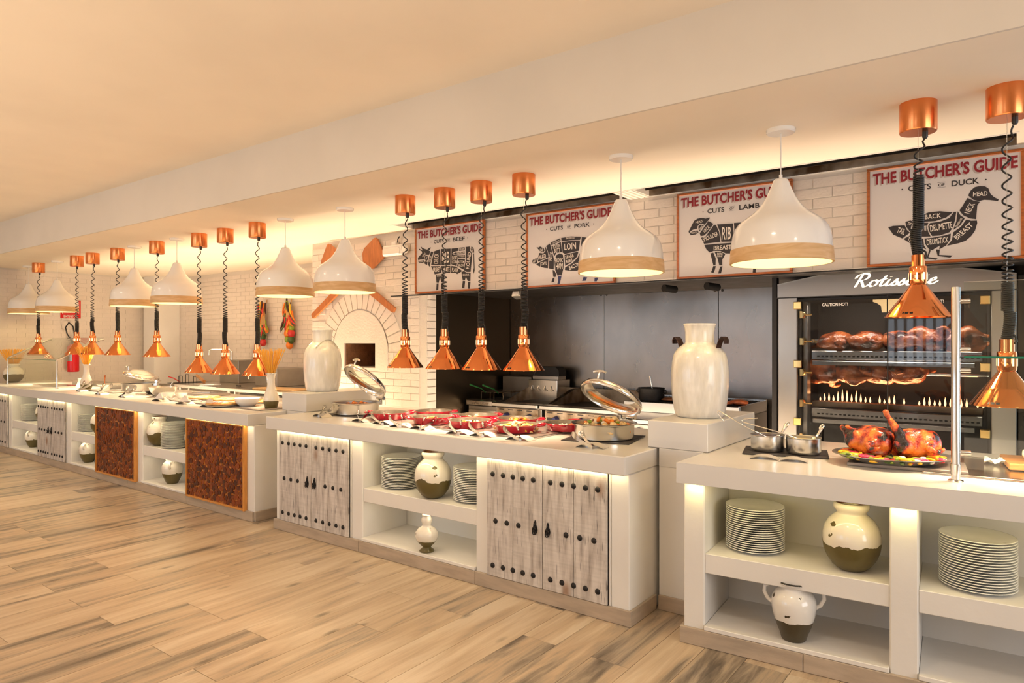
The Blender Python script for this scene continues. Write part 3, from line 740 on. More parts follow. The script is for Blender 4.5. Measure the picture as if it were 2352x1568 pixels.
# worktops
def worktop(label, loc, rotz, w, d):
    o = MB().cbox(0, 0, .80, w, d, .90, .005).build('worktop', 'worktop', None, loc=loc, rot=(0, 0, R(rotz)))
    return tag(o, label, 'worktop', 'white buffet worktops')
worktop('long white worktop on the left counter, under the pizzas and pasta vases', (-12.15, 3.172, 0), 0, 12.15 - 5.107 - .003, 1.14)
worktop('white worktop on the middle counter, under the row of red pans', (-4.848, 3.172, 0), 0, 4.848 - 1.646, 1.125)
tag(MB().prism([(0, 0), (2.7, 0), (2.7, 1.17), (.0815, 1.17)], .80, .90).build('worktop', 'worktop', None, loc=(-1.371, 3.187, 0), rot=(0, 0, R(4))), 'white worktop on the right counter, under the roast chicken platter', 'worktop', 'white buffet worktops')

# plinths between the counters
for nm, x0, x1, lb in (('L', -5.103, -4.86, 'white block plinth carrying the milk can left of the red pans'), ('R', -1.630, -1.368, 'white block plinth carrying the milk can between the middle and right counters')):
    px0, px1 = (-5.18, -4.84) if nm == 'L' else (-1.70, -1.348)
    t = thing('plinth', lb, 'plinth', (x0, 3.55, 0), 0, 'milk can plinths')
    mbp = MB().cbox(px0 - x0, 0.0, .902, px1 - x0, .80, 1.055, .004)
    mbp.build('block', 'worktop', t)
    MB().cbox(.002, -.005, .80, x1 - x0 - .004, .78, .9015, .002).build('block_foot', 'worktop', t)
    MB().box(.002, .0, 0, x1 - x0 - .004, .75, .80).build('pedestal_wall', 'plaster', t)
    MB().cbox(.003, -.016, .001, x1 - x0 - .006, 0, .082, .002).build('skirting_tile', 'skirting_tile', t)

# hidden LED strips under the worktop edges and shelves
LEDC = (1.0, 0.80, 0.42)
def led(x0, x1, y, z, e, rx=0, rz=0, c=LEDC, wy=.010):
    light('led_strip', 'AREA', ((x0 + x1) / 2, y, z), e * abs(x1 - x0), c, (R(rx), 0, R(rz)), shape='RECTANGLE', size=abs(x1 - x0), size_y=wy)
led(-12.0, -5.12, 3.205, .797, 1.0)
led(-4.80, -1.66, 3.205, .797, 1.0)
light('led_strip', 'AREA', (-1.353 + .0525 + .02, 3.212, .797), .3, (1, .82, .3), (0, 0, R(4)), shape='RECTANGLE', size=.11, size_y=.01)
light('led_strip', 'AREA', (-1.353 + .955, 3.272, .797), .3, (1, .82, .3), (0, 0, R(4)), shape='RECTANGLE', size=.11, size_y=.01)
for x0, x1 in ((-10.7, -9.85), (-8.78, -8.17), (-7.02, -6.24), (-3.70, -2.76)):
    led(x0, x1, 3.262, .795, .28, 28, c=(1, .84, .56))
    led(x0, x1, 3.262, .354, .55, 28, c=(1, .84, .56))
for x0 in (-1.22, -.30): light('led_strip', 'AREA', (x0 + .37, 3.275 + (x0 + 1.22) * .07, .795), .50, (1, .78, .30), (R(35), 0, R(4)), shape='RECTANGLE', size=.72, size_y=.012)
# ------------------------------------------------------------------ copper heat lamps
def heat_lamp(label, X, zb, dense, seed, group, Y=3.637):
    r = random.Random(seed)
    t = thing('heat_lamp', label, 'heat lamp', (X, Y, 2.6), r.uniform(-.3, .3), group)
    c = MB(); c.lathe([(.0001, 0), (.077, 0), (.077, -.130), (.074, -.136), (.0001, -.136)], 36)
    c.build('ceiling_canister', 'copper_brushed', t)
    MB().lathe([(.012, -.136), (.012, -.160), (.008, -.168), (.0001, -.168)], 12, 0, T(.028, 0, 0)).build('strain_relief', 'rubber', t)
    b = zb - 2.6
    ct = b + .150 + .082 + .055
    s = MB()
    s.lathe([(.030, b + .150), (.137, b + .004), (.138, b), (.1365, b + .001), (.034, b + .148)], 40)
    s.lathe([(.0001, b + .235), (.034, b + .235), (.037, b + .228), (.037, b + .158), (.033, b + .150), (.030, b + .149)], 28)
    s.lathe([(.0001, ct), (.0275, ct), (.0275, b + .235)], 24)
    s.build('shade', 'copper', t)
    v = MB()
    for k in range(8):
        a = 2 * math.pi * k / 8
        v.box(.0365, -.0035, b + .172, .0378, .0035, b + .205, 0, RZ(math.degrees(a)))
    v.build('vent_slot', 'slot_glow', t)  # bulb light through the slots, put in as glowing boxes
    MB().ball((0, 0, b + .075), (.04, .04, .05), 14, 8).build('bulb', 'bulb_glow', t)
    h0 = ct; h1 = -.165; Ht = h1 - h0
    pts = []; z = h0; a = r.uniform(0, 6.28); n = 0
    wob = r.uniform(-.006, .006)
    while z < h1:
        q = z - h0
        if q < dense: p = .0086; rad = .0205
        else:
            k = (q - dense) / max(Ht - dense, .05)
            p = .012 + (.088 if dense < .4 else .06) * k ** 0.85; rad = .0195 - .004 * k
            if k > .9: rad *= max(.1, (1 - k) / .1)
        off = (.010 * math.sin(q * 16) if q < .12 else 0) * (1 if seed % 2 else -1)
        pts.append((rad * math.cos(a) + off + wob * math.sin(q * 5) + (.028 * max(0, (q / Ht - .9) / .1)), rad * math.sin(a), z))
        a += 2 * math.pi / 9; z += p / 9; n += 1
    cb = MB().tube(pts, .0042, 5)
    cb.tube([(.010, 0, h0 + .03), (.030, .0, h0 + .012), (.034, 0, h0 - .008), (.028, 0, h0 - .02)], .005, 6)
    cb.build('coiled_cord', 'rubber', t)
    MB().tube([(0, 0, h0), (0, 0, -.136)], .0011, 4).build('suspension_cable', 'steel', t)
    sg = MB(); sg.lathe([(.1306, b + .0125), (.1245, b + .021)], 6, 0, None, R(-112), R(-92))
    sg.build('maker_plate', 'black_metal', t)
    light('heat_lamp_light', 'SPOT', (X, Y, zb + .03), 38.0, (1.0, .76, .48), (0, 0, 0), spot_size=R(125), spot_blend=.6, shadow_soft_size=.05)
    return t
GL, GM, GR = 'copper heat lamps over the left counter', 'copper heat lamps over the red pans', 'copper heat lamps over the right counter'
for i, (X, zb, dn, g, lb) in enumerate([
    (-11.03, 1.322, .20, GL, 'copper heat lamp with its shade behind the glass sneeze guard of the left counter'),
    (-9.735, 1.335, .12, GL, 'copper heat lamp hanging behind the middle pasta vase, in front of the fire extinguisher'),
    (-9.263, 1.338, .15, GL, 'copper heat lamp first to the right of the fire extinguisher'),
    (-8.573, 1.340, .21, GL, 'copper heat lamp second to the right of the fire extinguisher'),
    (-7.617, 1.333, .20, GL, 'copper heat lamp hanging alone over the steel mixing bowl'),
    (-6.727, 1.184, .26, GL, 'low hung copper heat lamp, leftmost of the three over the pizzas'),
    (-6.239, 1.184, .26, GL, 'low hung copper heat lamp, middle of the three over the pizzas'),
    (-5.692, 1.185, .24, GL, 'low hung copper heat lamp beside the right pasta vase'),
    (-3.740, 1.303, .26, GM, 'copper heat lamp in front of the white brick pier, leftmost over the red pans'),
    (-3.337, 1.303, .24, GM, 'copper heat lamp in front of the beef poster, second over the red pans'),
    (-2.993, 1.306, .24, GM, 'copper heat lamp third from the left over the red pans'),
    (-2.631, 1.310, .24, GM, 'copper heat lamp just left of the pork poster, rightmost over the red pans'),
    (-.382, 1.612, .36, GR, 'raised copper heat lamp hanging in front of the duck poster and rotisserie'),
    (-.050, 1.222, .24, GR, 'copper heat lamp behind the sneeze guard glass at the right edge')]):
    heat_lamp(lb, X, zb, dn, i, g)

# ------------------------------------------------------------------ white pendants
def pendant():
    t = thing('pendant_lamp', 'x', 'pendant lamp', (0, 0, 2.6))
    MB().lathe([(.0001, 0), (.072, 0), (.072, -.014), (.066, -.021), (.0001, -.021)], 32).build('ceiling_rose', 'lamp_white', t)
    MB().tube([(0, 0, -.02), (0, 0, -.262)], .0035, 8).lathe([(.009, -.235), (.009, -.258)], 10).build('cord', 'white_plastic', t)
    z0 = -.695
    prof = [(.2480, .072), (.2455, .110), (.2390, .150), (.2290, .180), (.2110, .207), (.1800, .232), (.1450, .256), (.1150, .282), (.0910, .312), (.0720, .345), (.0560, .380), (.0440, .410), (.0360, .430), (.0290, .437), (.0001, .438)]
    MB().lathe([(r, z0 + z) for r, z in prof], 56, sharp=60).build('shade', 'lamp_white', t)
    inn = [(.2440, .0), (.2430, .072), (.2330, .150), (.2050, .205), (.1390, .252), (.0860, .310), (.0520, .378), (.0001, .420)]
    MB().lathe([(r, z0 + z) for r, z in inn], 48, sharp=60).build('shade_lining', 'lamp_inside', t)
    MB().lathe([(.2440, z0), (.2530, z0), (.2545, z0 + .003), (.2500, z0 + .072), (.2450, z0 + .0735)], 56, sharp=30).build('wood_band', 'pale_wood', t)
    MB().ball((0, 0, z0 + .17), (.035, .035, .045), 14, 10).lathe([(.018, z0 + .20), (.018, z0 + .41)], 12).build('bulb', 'bulb_glow', t)
    return t
pd0 = pendant(); first = True
GP = 'white pendant lamps with a pale wood band'
for X, Y, lb in [(-11.60, 3.70, 'white pendant lamp in the far left corner, leftmost of all'),
    (-10.55, 3.70, 'white pendant lamp over the glass sneeze guard, above the fire extinguisher sign'),
    (-8.20, 3.66, 'white pendant lamp left of the pair above the left counter middle'),
    (-7.225, 3.66, 'white pendant lamp right of the pair above the left counter middle'),
    (-5.29, 3.66, 'white pendant lamp hanging in front of the hanging chili strings'),
    (-4.47, 3.66, 'white pendant lamp in front of the crossed wooden peels'),
    (-1.905, 3.62, 'white pendant lamp covering the right side of the pork poster'),
    (-1.00, 3.66, 'white pendant lamp covering the right side of the lamb poster')]:
    if first: pd0.location = (X, Y, 2.6); pd0['label'] = lb; pd0['group'] = GP; first = False
    else: dup(pd0, (X, Y, 2.6), R(37 * X), lb, GP)
    light('pendant_light', 'POINT', (X, Y, 2.6 - .695 + .13), 4.0, (1.0, .80, .42), shadow_soft_size=.05)

# ------------------------------------------------------------------ posters
POST={
'beef':dict(x0=-4.708,z0=1.961,w=0.864,h=0.634,
 polys=[[(0.036,0.347),(0.094,0.391),(0.086,0.409),(0.053,0.423),(0.049,0.438),(0.074,0.425),(0.104,0.414),(0.081,0.44),(0.08,0.454),(0.098,0.439),(0.128,0.427),(0.161,0.417),(0.177,0.428),(0.207,0.438),(0.203,0.421),(0.182,0.406),(0.2,0.401),(0.187,0.365),(0.141,0.369),(0.122,0.346),(0.118,0.327),(0.068,0.329),(0.041,0.323)],[(0.041,0.317),(0.124,0.318),(0.114,0.298),(0.101,0.292),(0.049,0.301)],[(0.151,0.361),(0.167,0.353),(0.175,0.333),(0.167,0.317),(0.151,0.309),(0.134,0.318),(0.127,0.337),(0.134,0.355)],[(0.121,0.291),(0.131,0.307),(0.167,0.3),(0.161,0.272),(0.138,0.278)],[(0.21,0.395),(0.242,0.389),(0.207,0.297),(0.194,0.25),(0.171,0.272),(0.187,0.341)],[(0.252,0.394),(0.329,0.409),(0.333,0.325),(0.339,0.257),(0.212,0.266),(0.229,0.325)],[(0.341,0.409),(0.461,0.403),(0.458,0.252),(0.347,0.256),(0.338,0.33)],[(0.472,0.402),(0.555,0.401),(0.553,0.374),(0.499,0.369),(0.481,0.354),(0.499,0.343),(0.551,0.335),(0.545,0.288),(0.536,0.234),(0.469,0.256)],[(0.564,0.402),(0.634,0.401),(0.635,0.373),(0.564,0.373)],[(0.487,0.353),(0.524,0.362),(0.634,0.363),(0.634,0.338),(0.524,0.341)],[(0.558,0.334),(0.638,0.33),(0.64,0.305),(0.558,0.309)],[(0.558,0.302),(0.638,0.294),(0.621,0.197),(0.542,0.234)],[(0.646,0.403),(0.696,0.403),(0.699,0.366),(0.723,0.333),(0.717,0.274),(0.705,0.171),(0.658,0.174),(0.624,0.192),(0.646,0.276)],[(0.714,0.401),(0.735,0.391),(0.746,0.367),(0.746,0.345),(0.735,0.341),(0.717,0.351),(0.705,0.381)],[(0.738,0.337),(0.746,0.335),(0.753,0.182),(0.744,0.151),(0.735,0.18),(0.742,0.205)],[(0.21,0.256),(0.329,0.248),(0.349,0.184),(0.259,0.175)],[(0.341,0.248),(0.458,0.242),(0.456,0.177),(0.358,0.185)],[(0.469,0.241),(0.524,0.232),(0.606,0.186),(0.579,0.174),(0.542,0.16),(0.524,0.172),(0.465,0.175)],[(0.275,0.169),(0.361,0.171),(0.393,0.167),(0.371,0.089),(0.343,0.095),(0.329,0.143),(0.31,0.092),(0.281,0.096)],[(0.283,0.088),(0.309,0.087),(0.304,0.026),(0.278,0.023)],[(0.345,0.085),(0.369,0.084),(0.368,0.03),(0.341,0.031)],[(0.594,0.176),(0.624,0.185),(0.658,0.167),(0.705,0.163),(0.702,0.087),(0.67,0.089),(0.649,0.129),(0.637,0.1),(0.609,0.104)],[(0.611,0.095),(0.64,0.091),(0.63,0.027),(0.601,0.029)],[(0.673,0.08),(0.704,0.08),(0.696,0.019),(0.67,0.021)]],
 navy=[],
 texts=[('HEAD',0.118,0.37,38,0.049,0.021),('CHEEK',0.151,0.335,50,0.031,0.015),('NECK',0.203,0.326,65,0.059,0.024),('CHUCK',0.279,0.322,85,0.098,0.058),('RIB',0.401,0.327,-2,0.094,0.103),('SHORT',0.51,0.312,-2,0.062,0.033),('LOIN',0.51,0.276,-2,0.062,0.028),('SIRLOIN',0.598,0.387,-3,0.057,0.017),('TENDERLOIN',0.582,0.353,-1,0.097,0.014),('TOP SIRLOIN',0.6,0.321,-3,0.066,0.015),('BOTTOM',0.592,0.27,-3,0.067,0.025),('SIRLOIN',0.588,0.238,-2,0.064,0.023),('ROUND',0.68,0.276,80,0.149,0.042),('BRISKET',0.285,0.218,-1,0.09,0.042),('PLATE',0.411,0.212,-1,0.075,0.043),('FLANK',0.519,0.201,-6,0.08,0.036),('SHANK',0.323,0.157,-2,0.07,0.016),('SHANK',0.65,0.148,-1,0.078,0.018),('OX TAIL',0.726,0.371,-66,0.044,0.016),('TONGUE',0.082,0.309,-2,0.053,0.011)]),
'pork':dict(x0=-3.38,z0=1.954,w=0.848,h=0.631,
 polys=[[(0.065,0.236),(0.104,0.252),(0.113,0.208),(0.104,0.202),(0.068,0.207),(0.06,0.222)],[(0.116,0.248),(0.133,0.284),(0.13,0.292),(0.175,0.284),(0.196,0.303),(0.193,0.333),(0.198,0.336),(0.222,0.283),(0.227,0.248),(0.122,0.218)],[(0.104,0.341),(0.128,0.337),(0.142,0.345),(0.163,0.333),(0.181,0.325),(0.187,0.305),(0.175,0.294),(0.145,0.294),(0.133,0.315)],[(0.101,0.195),(0.151,0.22),(0.225,0.24),(0.222,0.157),(0.187,0.162),(0.133,0.178)],[(0.204,0.343),(0.242,0.361),(0.26,0.304),(0.28,0.231),(0.279,0.143),(0.231,0.154),(0.234,0.258)],[(0.251,0.368),(0.343,0.396),(0.348,0.372),(0.256,0.345)],[(0.256,0.336),(0.35,0.364),(0.359,0.28),(0.308,0.279),(0.283,0.25)],[(0.352,0.397),(0.45,0.401),(0.541,0.389),(0.533,0.365),(0.439,0.371),(0.356,0.369)],[(0.357,0.364),(0.45,0.365),(0.532,0.357),(0.522,0.279),(0.388,0.263),(0.366,0.276)],[(0.549,0.387),(0.603,0.377),(0.667,0.36),(0.715,0.313),(0.72,0.244),(0.683,0.163),(0.641,0.121),(0.576,0.139),(0.546,0.211),(0.538,0.282)],[(0.337,0.272),(0.369,0.258),(0.377,0.2),(0.374,0.143),(0.359,0.095),(0.317,0.089),(0.292,0.143),(0.287,0.206),(0.303,0.258)],[(0.385,0.256),(0.518,0.272),(0.505,0.232),(0.45,0.19),(0.391,0.165)],[(0.391,0.153),(0.461,0.183),(0.51,0.223),(0.526,0.26),(0.538,0.207),(0.549,0.141),(0.505,0.118),(0.439,0.122),(0.388,0.131)],[(0.268,0.139),(0.286,0.134),(0.306,0.099),(0.296,0.079),(0.274,0.083)],[(0.271,0.074),(0.288,0.075),(0.28,0.038),(0.254,0.037)],[(0.576,0.131),(0.63,0.117),(0.598,0.07),(0.565,0.071)],[(0.646,0.115),(0.683,0.155),(0.694,0.054),(0.667,0.057)]],
 navy=[[(0.32,0.083),(0.357,0.089),(0.346,0.046),(0.337,0.02),(0.314,0.021),(0.323,0.05)],[(0.565,0.065),(0.6,0.059),(0.587,0.033),(0.552,0.033)],[(0.667,0.05),(0.699,0.047),(0.686,0.023),(0.665,0.024)]],
 texts=[('EAR',0.158,0.313,0,0.033,0.024),('HEAD',0.163,0.256,11,0.079,0.035),('JOWL',0.178,0.194,0,0.07,0.037),('NECK',0.251,0.255,84,0.071,0.028),('SNOUT',0.086,0.228,59,0.041,0.023),('CLEAR PLATE',0.3,0.369,14,0.076,0.012),('BACK FAT',0.443,0.388,-3,0.092,0.017),('BOSTON',0.308,0.332,5,0.067,0.029),('BUTT',0.314,0.297,4,0.057,0.035),('LOIN',0.44,0.321,1,0.111,0.053),('PICNIC',0.332,0.216,-1,0.074,0.036),('HAM',0.334,0.167,-1,0.069,0.053),('SPARE',0.433,0.24,9,0.079,0.027),('RIBS',0.429,0.204,14,0.063,0.027),('BACON',0.478,0.159,18,0.1,0.035),('HAM',0.63,0.26,-5,0.096,0.051)]),
'lamb':dict(x0=-2.022,z0=1.954,w=0.81,h=0.624,
 polys=[[(0.09,0.344),(0.109,0.376),(0.132,0.417),(0.159,0.43),(0.179,0.432),(0.199,0.43),(0.218,0.424),(0.247,0.429),(0.247,0.419),(0.223,0.393),(0.208,0.38),(0.194,0.389),(0.174,0.391),(0.159,0.376),(0.157,0.357),(0.124,0.353),(0.104,0.343),(0.095,0.327)],[(0.101,0.332),(0.119,0.341),(0.159,0.344),(0.165,0.329),(0.144,0.317),(0.104,0.315)],[(0.164,0.373),(0.179,0.384),(0.196,0.381),(0.204,0.373),(0.174,0.337),(0.165,0.351)],[(0.238,0.405),(0.274,0.38),(0.238,0.329),(0.208,0.304),(0.181,0.301),(0.174,0.321)],[(0.279,0.373),(0.293,0.371),(0.315,0.321),(0.325,0.248),(0.206,0.244),(0.184,0.29),(0.218,0.297)],[(0.301,0.373),(0.414,0.369),(0.421,0.242),(0.332,0.248),(0.322,0.317)],[(0.421,0.371),(0.49,0.368),(0.497,0.238),(0.428,0.242)],[(0.496,0.369),(0.556,0.376),(0.583,0.364),(0.596,0.244),(0.578,0.178),(0.504,0.236)],[(0.208,0.236),(0.423,0.235),(0.421,0.159),(0.365,0.163),(0.324,0.184),(0.276,0.188),(0.247,0.179),(0.223,0.203)],[(0.43,0.235),(0.497,0.231),(0.556,0.184),(0.515,0.151),(0.429,0.158)],[(0.284,0.179),(0.305,0.18),(0.334,0.175),(0.36,0.159),(0.339,0.123),(0.339,0.081),(0.317,0.083),(0.305,0.13)],[(0.252,0.172),(0.274,0.176),(0.291,0.135),(0.29,0.087),(0.274,0.087)],[(0.274,0.081),(0.292,0.079),(0.286,0.055),(0.276,0.033),(0.257,0.037)],[(0.322,0.074),(0.34,0.075),(0.336,0.049),(0.329,0.026),(0.309,0.026)],[(0.529,0.146),(0.578,0.171),(0.596,0.2),(0.592,0.131),(0.574,0.065),(0.554,0.067)],[(0.554,0.059),(0.574,0.058),(0.569,0.011),(0.549,0.012)]],
 navy=[],
 texts=[('HEAD',0.169,0.405,3,0.051,0.016),('CHEEK',0.184,0.361,44,0.035,0.014),('NECK',0.224,0.348,41,0.053,0.026),('SHOULDER',0.253,0.291,17,0.113,0.032),('RIB',0.368,0.304,-3,0.064,0.087),('LOIN',0.46,0.299,-2,0.051,0.051),('BREAST',0.341,0.207,-1,0.128,0.031),('FORE',0.322,0.163,-3,0.04,0.016),('SHANK',0.321,0.147,-3,0.038,0.012),('TONGUE',0.134,0.331,0,0.048,0.012),('LEG',0.547,0.286,-5,0.054,0.054)]),
'duck':dict(x0=-0.77,z0=1.961,w=0.785,h=0.61,
 polys=[[(0.524,0.381),(0.538,0.409),(0.557,0.425),(0.579,0.428),(0.604,0.423),(0.62,0.409),(0.629,0.378),(0.644,0.358),(0.669,0.338),(0.663,0.331),(0.629,0.341),(0.6,0.346),(0.575,0.341),(0.549,0.353)],[(0.521,0.367),(0.549,0.349),(0.58,0.337),(0.568,0.317),(0.562,0.24),(0.531,0.248),(0.501,0.269),(0.482,0.3),(0.495,0.319)],[(0.24,0.266),(0.268,0.272),(0.296,0.292),(0.328,0.305),(0.386,0.306),(0.417,0.299),(0.45,0.292),(0.417,0.265),(0.363,0.25),(0.308,0.252),(0.26,0.256)],[(0.209,0.262),(0.236,0.268),(0.25,0.257),(0.24,0.233),(0.234,0.198),(0.213,0.232)],[(0.244,0.224),(0.258,0.252),(0.328,0.244),(0.32,0.22),(0.328,0.188),(0.34,0.161),(0.276,0.166),(0.244,0.196)],[(0.336,0.241),(0.386,0.244),(0.433,0.261),(0.456,0.294),(0.467,0.293),(0.461,0.246),(0.45,0.202),(0.433,0.177),(0.386,0.163),(0.347,0.163),(0.33,0.196),(0.327,0.224)],[(0.474,0.295),(0.486,0.272),(0.508,0.25),(0.486,0.212),(0.452,0.189),(0.467,0.237)],[(0.516,0.244),(0.538,0.234),(0.566,0.232),(0.568,0.217),(0.557,0.174),(0.538,0.144),(0.512,0.12),(0.478,0.109),(0.421,0.099),(0.446,0.131),(0.452,0.175),(0.49,0.204)],[(0.117,0.238),(0.145,0.244),(0.205,0.241),(0.217,0.212),(0.233,0.194),(0.193,0.163),(0.145,0.19)],[(0.199,0.159),(0.244,0.183),(0.268,0.163),(0.302,0.152),(0.306,0.111),(0.318,0.087),(0.248,0.119),(0.22,0.141)],[(0.308,0.152),(0.347,0.153),(0.41,0.161),(0.44,0.169),(0.438,0.136),(0.417,0.101),(0.383,0.081),(0.386,0.104),(0.347,0.079),(0.332,0.085),(0.312,0.119)],[(0.332,0.083),(0.34,0.079),(0.328,0.04),(0.375,0.029),(0.367,0.021),(0.32,0.033)],[(0.367,0.083),(0.386,0.079),(0.383,0.049),(0.45,0.04),(0.437,0.029),(0.375,0.043)]],
 navy=[],
 texts=[('HEAD',0.582,0.383,-3,0.068,0.026),('NECK',0.531,0.306,65,0.062,0.031),('BACK',0.351,0.28,1,0.082,0.027),('TIP',0.23,0.248,-28,0.021,0.016),('WINGETTE',0.286,0.214,-2,0.064,0.028),('DRUMETTE',0.392,0.214,6,0.111,0.039),('TENDERLOIN',0.48,0.229,61,0.058,0.011),('BREAST',0.502,0.177,44,0.109,0.029),('TAIL',0.187,0.209,-22,0.043,0.035),('THIGH',0.248,0.148,-18,0.055,0.033),('DRUMSTICK',0.374,0.132,4,0.108,0.034)]),
}

def to_poster(parent, name, mb, mat, dy, label=None):
    return mb.build(name, mat, parent, label=label, loc=(0, -dy, 0))
for key, label in (('beef', "framed butcher's guide poster of beef cuts, with a cow silhouette"), ('pork', "framed butcher's guide poster of pork cuts, with a pig silhouette"),
                   ('lamb', "framed butcher's guide poster of lamb cuts, with a sheep silhouette"), ('duck', "framed butcher's guide poster of duck cuts, with a duck silhouette")):
    P = POST[key]; w, h = P['w'], P['h']
    t = thing('poster', label, 'poster', (P['x0'], 4.732, P['z0']), 0, "butcher's guide posters")
    fw = .017
    f = MB(); f.cbox(0, -.030, 0, w, 0, fw, .003); f.cbox(0, -.030, h - fw, w, 0, h, .003); f.cbox(0, -.030, fw, fw, 0, h - fw, .003); f.cbox(w - fw, -.030, fw, w, 0, h - fw, .003)
    f.build('frame', 'frame_wood', t)
    MB().box(fw, -.020, fw, w - fw, -.004, h - fw).build('sheet', 'poster_paper', t)
    tw = w - 2 * fw - .03; th = .073
    vs, fs = text_mb("THE BUTCHER'S GUIDE", tw, th, 0, .03)
    zc = h - fw - .014 - th / 2
    MB().add([(v[0] + w / 2 - .006, 0, v[2] + zc - .007) for v in vs], fs).build('title_shadow', 'print_shadow', t, loc=(0, -.0207, 0))
    MB().add([(v[0] + w / 2 + .002, 0, v[2] + zc) for v in vs], fs).build('title', 'print_red', t, loc=(0, -.0215, 0))
    sub = MB(); z2 = h - .150; sh = .034
    for s, xa, xb, hh in (('CUTS', .285, .435, sh), ('OF', .482, .522, .017), (key.upper(), .565, .735, sh)):
        vs, fs = text_mb(s, (xb - xa) * w, hh, 0, .02)
        sub.add([(v[0] + (xa + xb) / 2 * w, 0, v[2] + z2) for v in vs], fs)
    for xa in (.245, .775): sub.add([(xa * w + .0042 * math.cos(a), 0, z2 + .0042 * math.sin(a)) for a in [2 * math.pi * k / 10 for k in range(10)]], [tuple(range(10))])
    for zz in (.0145, -.0145): sub.add([(.476 * w, 0, z2 + zz - .0007), (.528 * w, 0, z2 + zz - .0007), (.528 * w, 0, z2 + zz + .0007), (.476 * w, 0, z2 + zz + .0007)], [(0, 1, 2, 3)])
    sub.build('subtitle', 'print_black', t, loc=(0, -.0215, 0))
    for lst, mat in ((P['polys'], 'print_black'), (P['navy'], 'print_navy')):
        for pl in lst:
            MB().add([(x, 0, z) for x, z in pl], [tuple(range(len(pl)))]).build('cut', mat, t, loc=(0, -.0212, 0))
    for s, x, z, ang, ww, hh in P['texts']:
        lab = MB()
        vs, fs = text_mb(s, ww, hh, 0, .012)
        ca, sa = math.cos(R(ang)), math.sin(R(ang))
        lab.add([(x + v[0] * ca - v[2] * sa, 0, z + v[0] * sa + v[2] * ca) for v in vs], fs)
        lab.build('cut_name', 'print_cream', t, loc=(0, -.0222, 0))

# ------------------------------------------------------------------ crossed pizza peels, emergency light, extinguisher, chili strings
def peel(label, loc, ang, length, bw, bl):
    t = thing('pizza_peel', label, 'peel', loc, 0, 'crossed wooden peels')
    M = Matrix(((1, 0, 0, 0), (0, 0, -1, 0), (0, 1, 0, 0), (0, 0, 0, 1)))
    q = RY(0)
    rot = Matrix.Rotation(R(ang), 4, 'Y')
    c = .035; hw = bw / 2
    bl_pts = [(-.02, 0), (-hw + .03, .035), (-hw, .09), (-hw, bl - c), (-hw + c * .3, bl - c * .3), (-hw + c, bl), (hw - c, bl), (hw - c * .3, bl - c * .3), (hw, bl - c), (hw, .09), (hw - .03, .035), (.02, 0)]
    MB().prism(bl_pts, -.009, .009, 0, rot @ M).build('blade', 'peel_wood', t)
    hp = [(-.030, -length), (-.023, -length - .014), (.023, -length - .014), (.030, -length), (.038, -.35), (.026, .02), (-.026, .02), (-.038, -.35)]
    MB().prism(hp, -.013, .013, 0, rot @ M).build('handle', 'peel_wood', t)
# blade top right / handle bottom left, and mirrored
peel('wooden pizza peel with its blade up at the right of the brick arch', (-5.49, 4.748, 2.315), 58, 1.00, .255, .30)
peel('wooden pizza peel leaning left, blade hidden behind the pendant lamp', (-5.85, 4.722, 2.315), -59, .97, .255, .30)

t = thing('emergency_light', 'white emergency light box on the brick wall left of the beef poster', 'emergency light', (-5.02, 4.776, 2.36))
MB().cbox(-.165, -.06, 0, .12, 0, .105, .012).build('housing', 'white_plastic', t)
MB().cbox(-.15, -.072, .01, .09, -.06, .075, .006).build('diffuser', 'clear_plastic', t)
MB().lathe([(.0001, .03), (.03, .03), (.04, 0)], 18, 0, T(.145, -.03, .052) @ RX(90)).build('lamp_head', 'white_plastic', t)
MB().cbox(-.04, -.05, .105, .02, 0, .14, .004).build('mount', 'white_plastic', t)
MB().tube([(.02, -.02, .13), (.035, -.03, .165), (.05, -.02, .19)], .006, 6).build('cable', 'rubber', t)

t = thing('fire_extinguisher', 'red fire extinguisher hanging on the far wall behind the left counter', 'fire extinguisher', (-12.03, 4.44, 1.02), R(-60))
MB().lathe([(.0001, 0), (.075, 0), (.085, .01), (.085, .36), (.075, .40), (.045, .43), (.025, .44)], 24).build('cylinder', 'extinguisher_red', t)
MB().lathe([(.0858, .17), (.0858, .28)], 24, 0, None, R(-150), R(30)).build('paper_label', 'steel_dull', t)
MB().lathe([(.0859, .29), (.0859, .325)], 24).build('black_band', 'black_metal', t)
MB().lathe([(.022, .44), (.022, .50), (.0001, .50)], 12).cbox(-.02, -.08, .485, .02, .03, .50, .003).cbox(-.015, -.09, .52, .015, .02, .535, .003).build('valve', 'black_metal', t)
MB().tube([(.02, 0, .48), (.10, -.02, .60), (.12, -.03, .70), (.04, -.04, .78), (-.06, -.05, .72), (-.10, -.05, .58), (-.10, -.04, .40)], .010, 8).build('hose', 'rubber', t)
t = thing('safety_sign', 'red fire extinguisher sign on the far wall above the extinguisher', 'sign', (-12.155, 4.45, 1.90))
MB().box(0, -.145, -.03, .006, .145, .26).build('panel', 'extinguisher_red', t)
sg = MB()
vs, fs = text_mb('EXTINTOR', .20, .038, 0, .03)
sg.add([(.0075, v[0], v[2]) for v in vs], fs)
for ya, yb, za, zb_ in ((-.12, .12, .035, .04), (-.12, .12, .235, .24), (-.12, -.115, .04, .235), (.115, .12, .04, .235), (.02, .08, .06, .12)): sg.box(.006, ya, za, .0075, yb, zb_)
sg.add([(.0075, y, z) for y, z in ((-.09, .14), (-.03, .14), (-.06, .06))], [(0, 1, 2)])
sg.build('sign_print', 'print_cream', t, loc=(0, 0, 0))

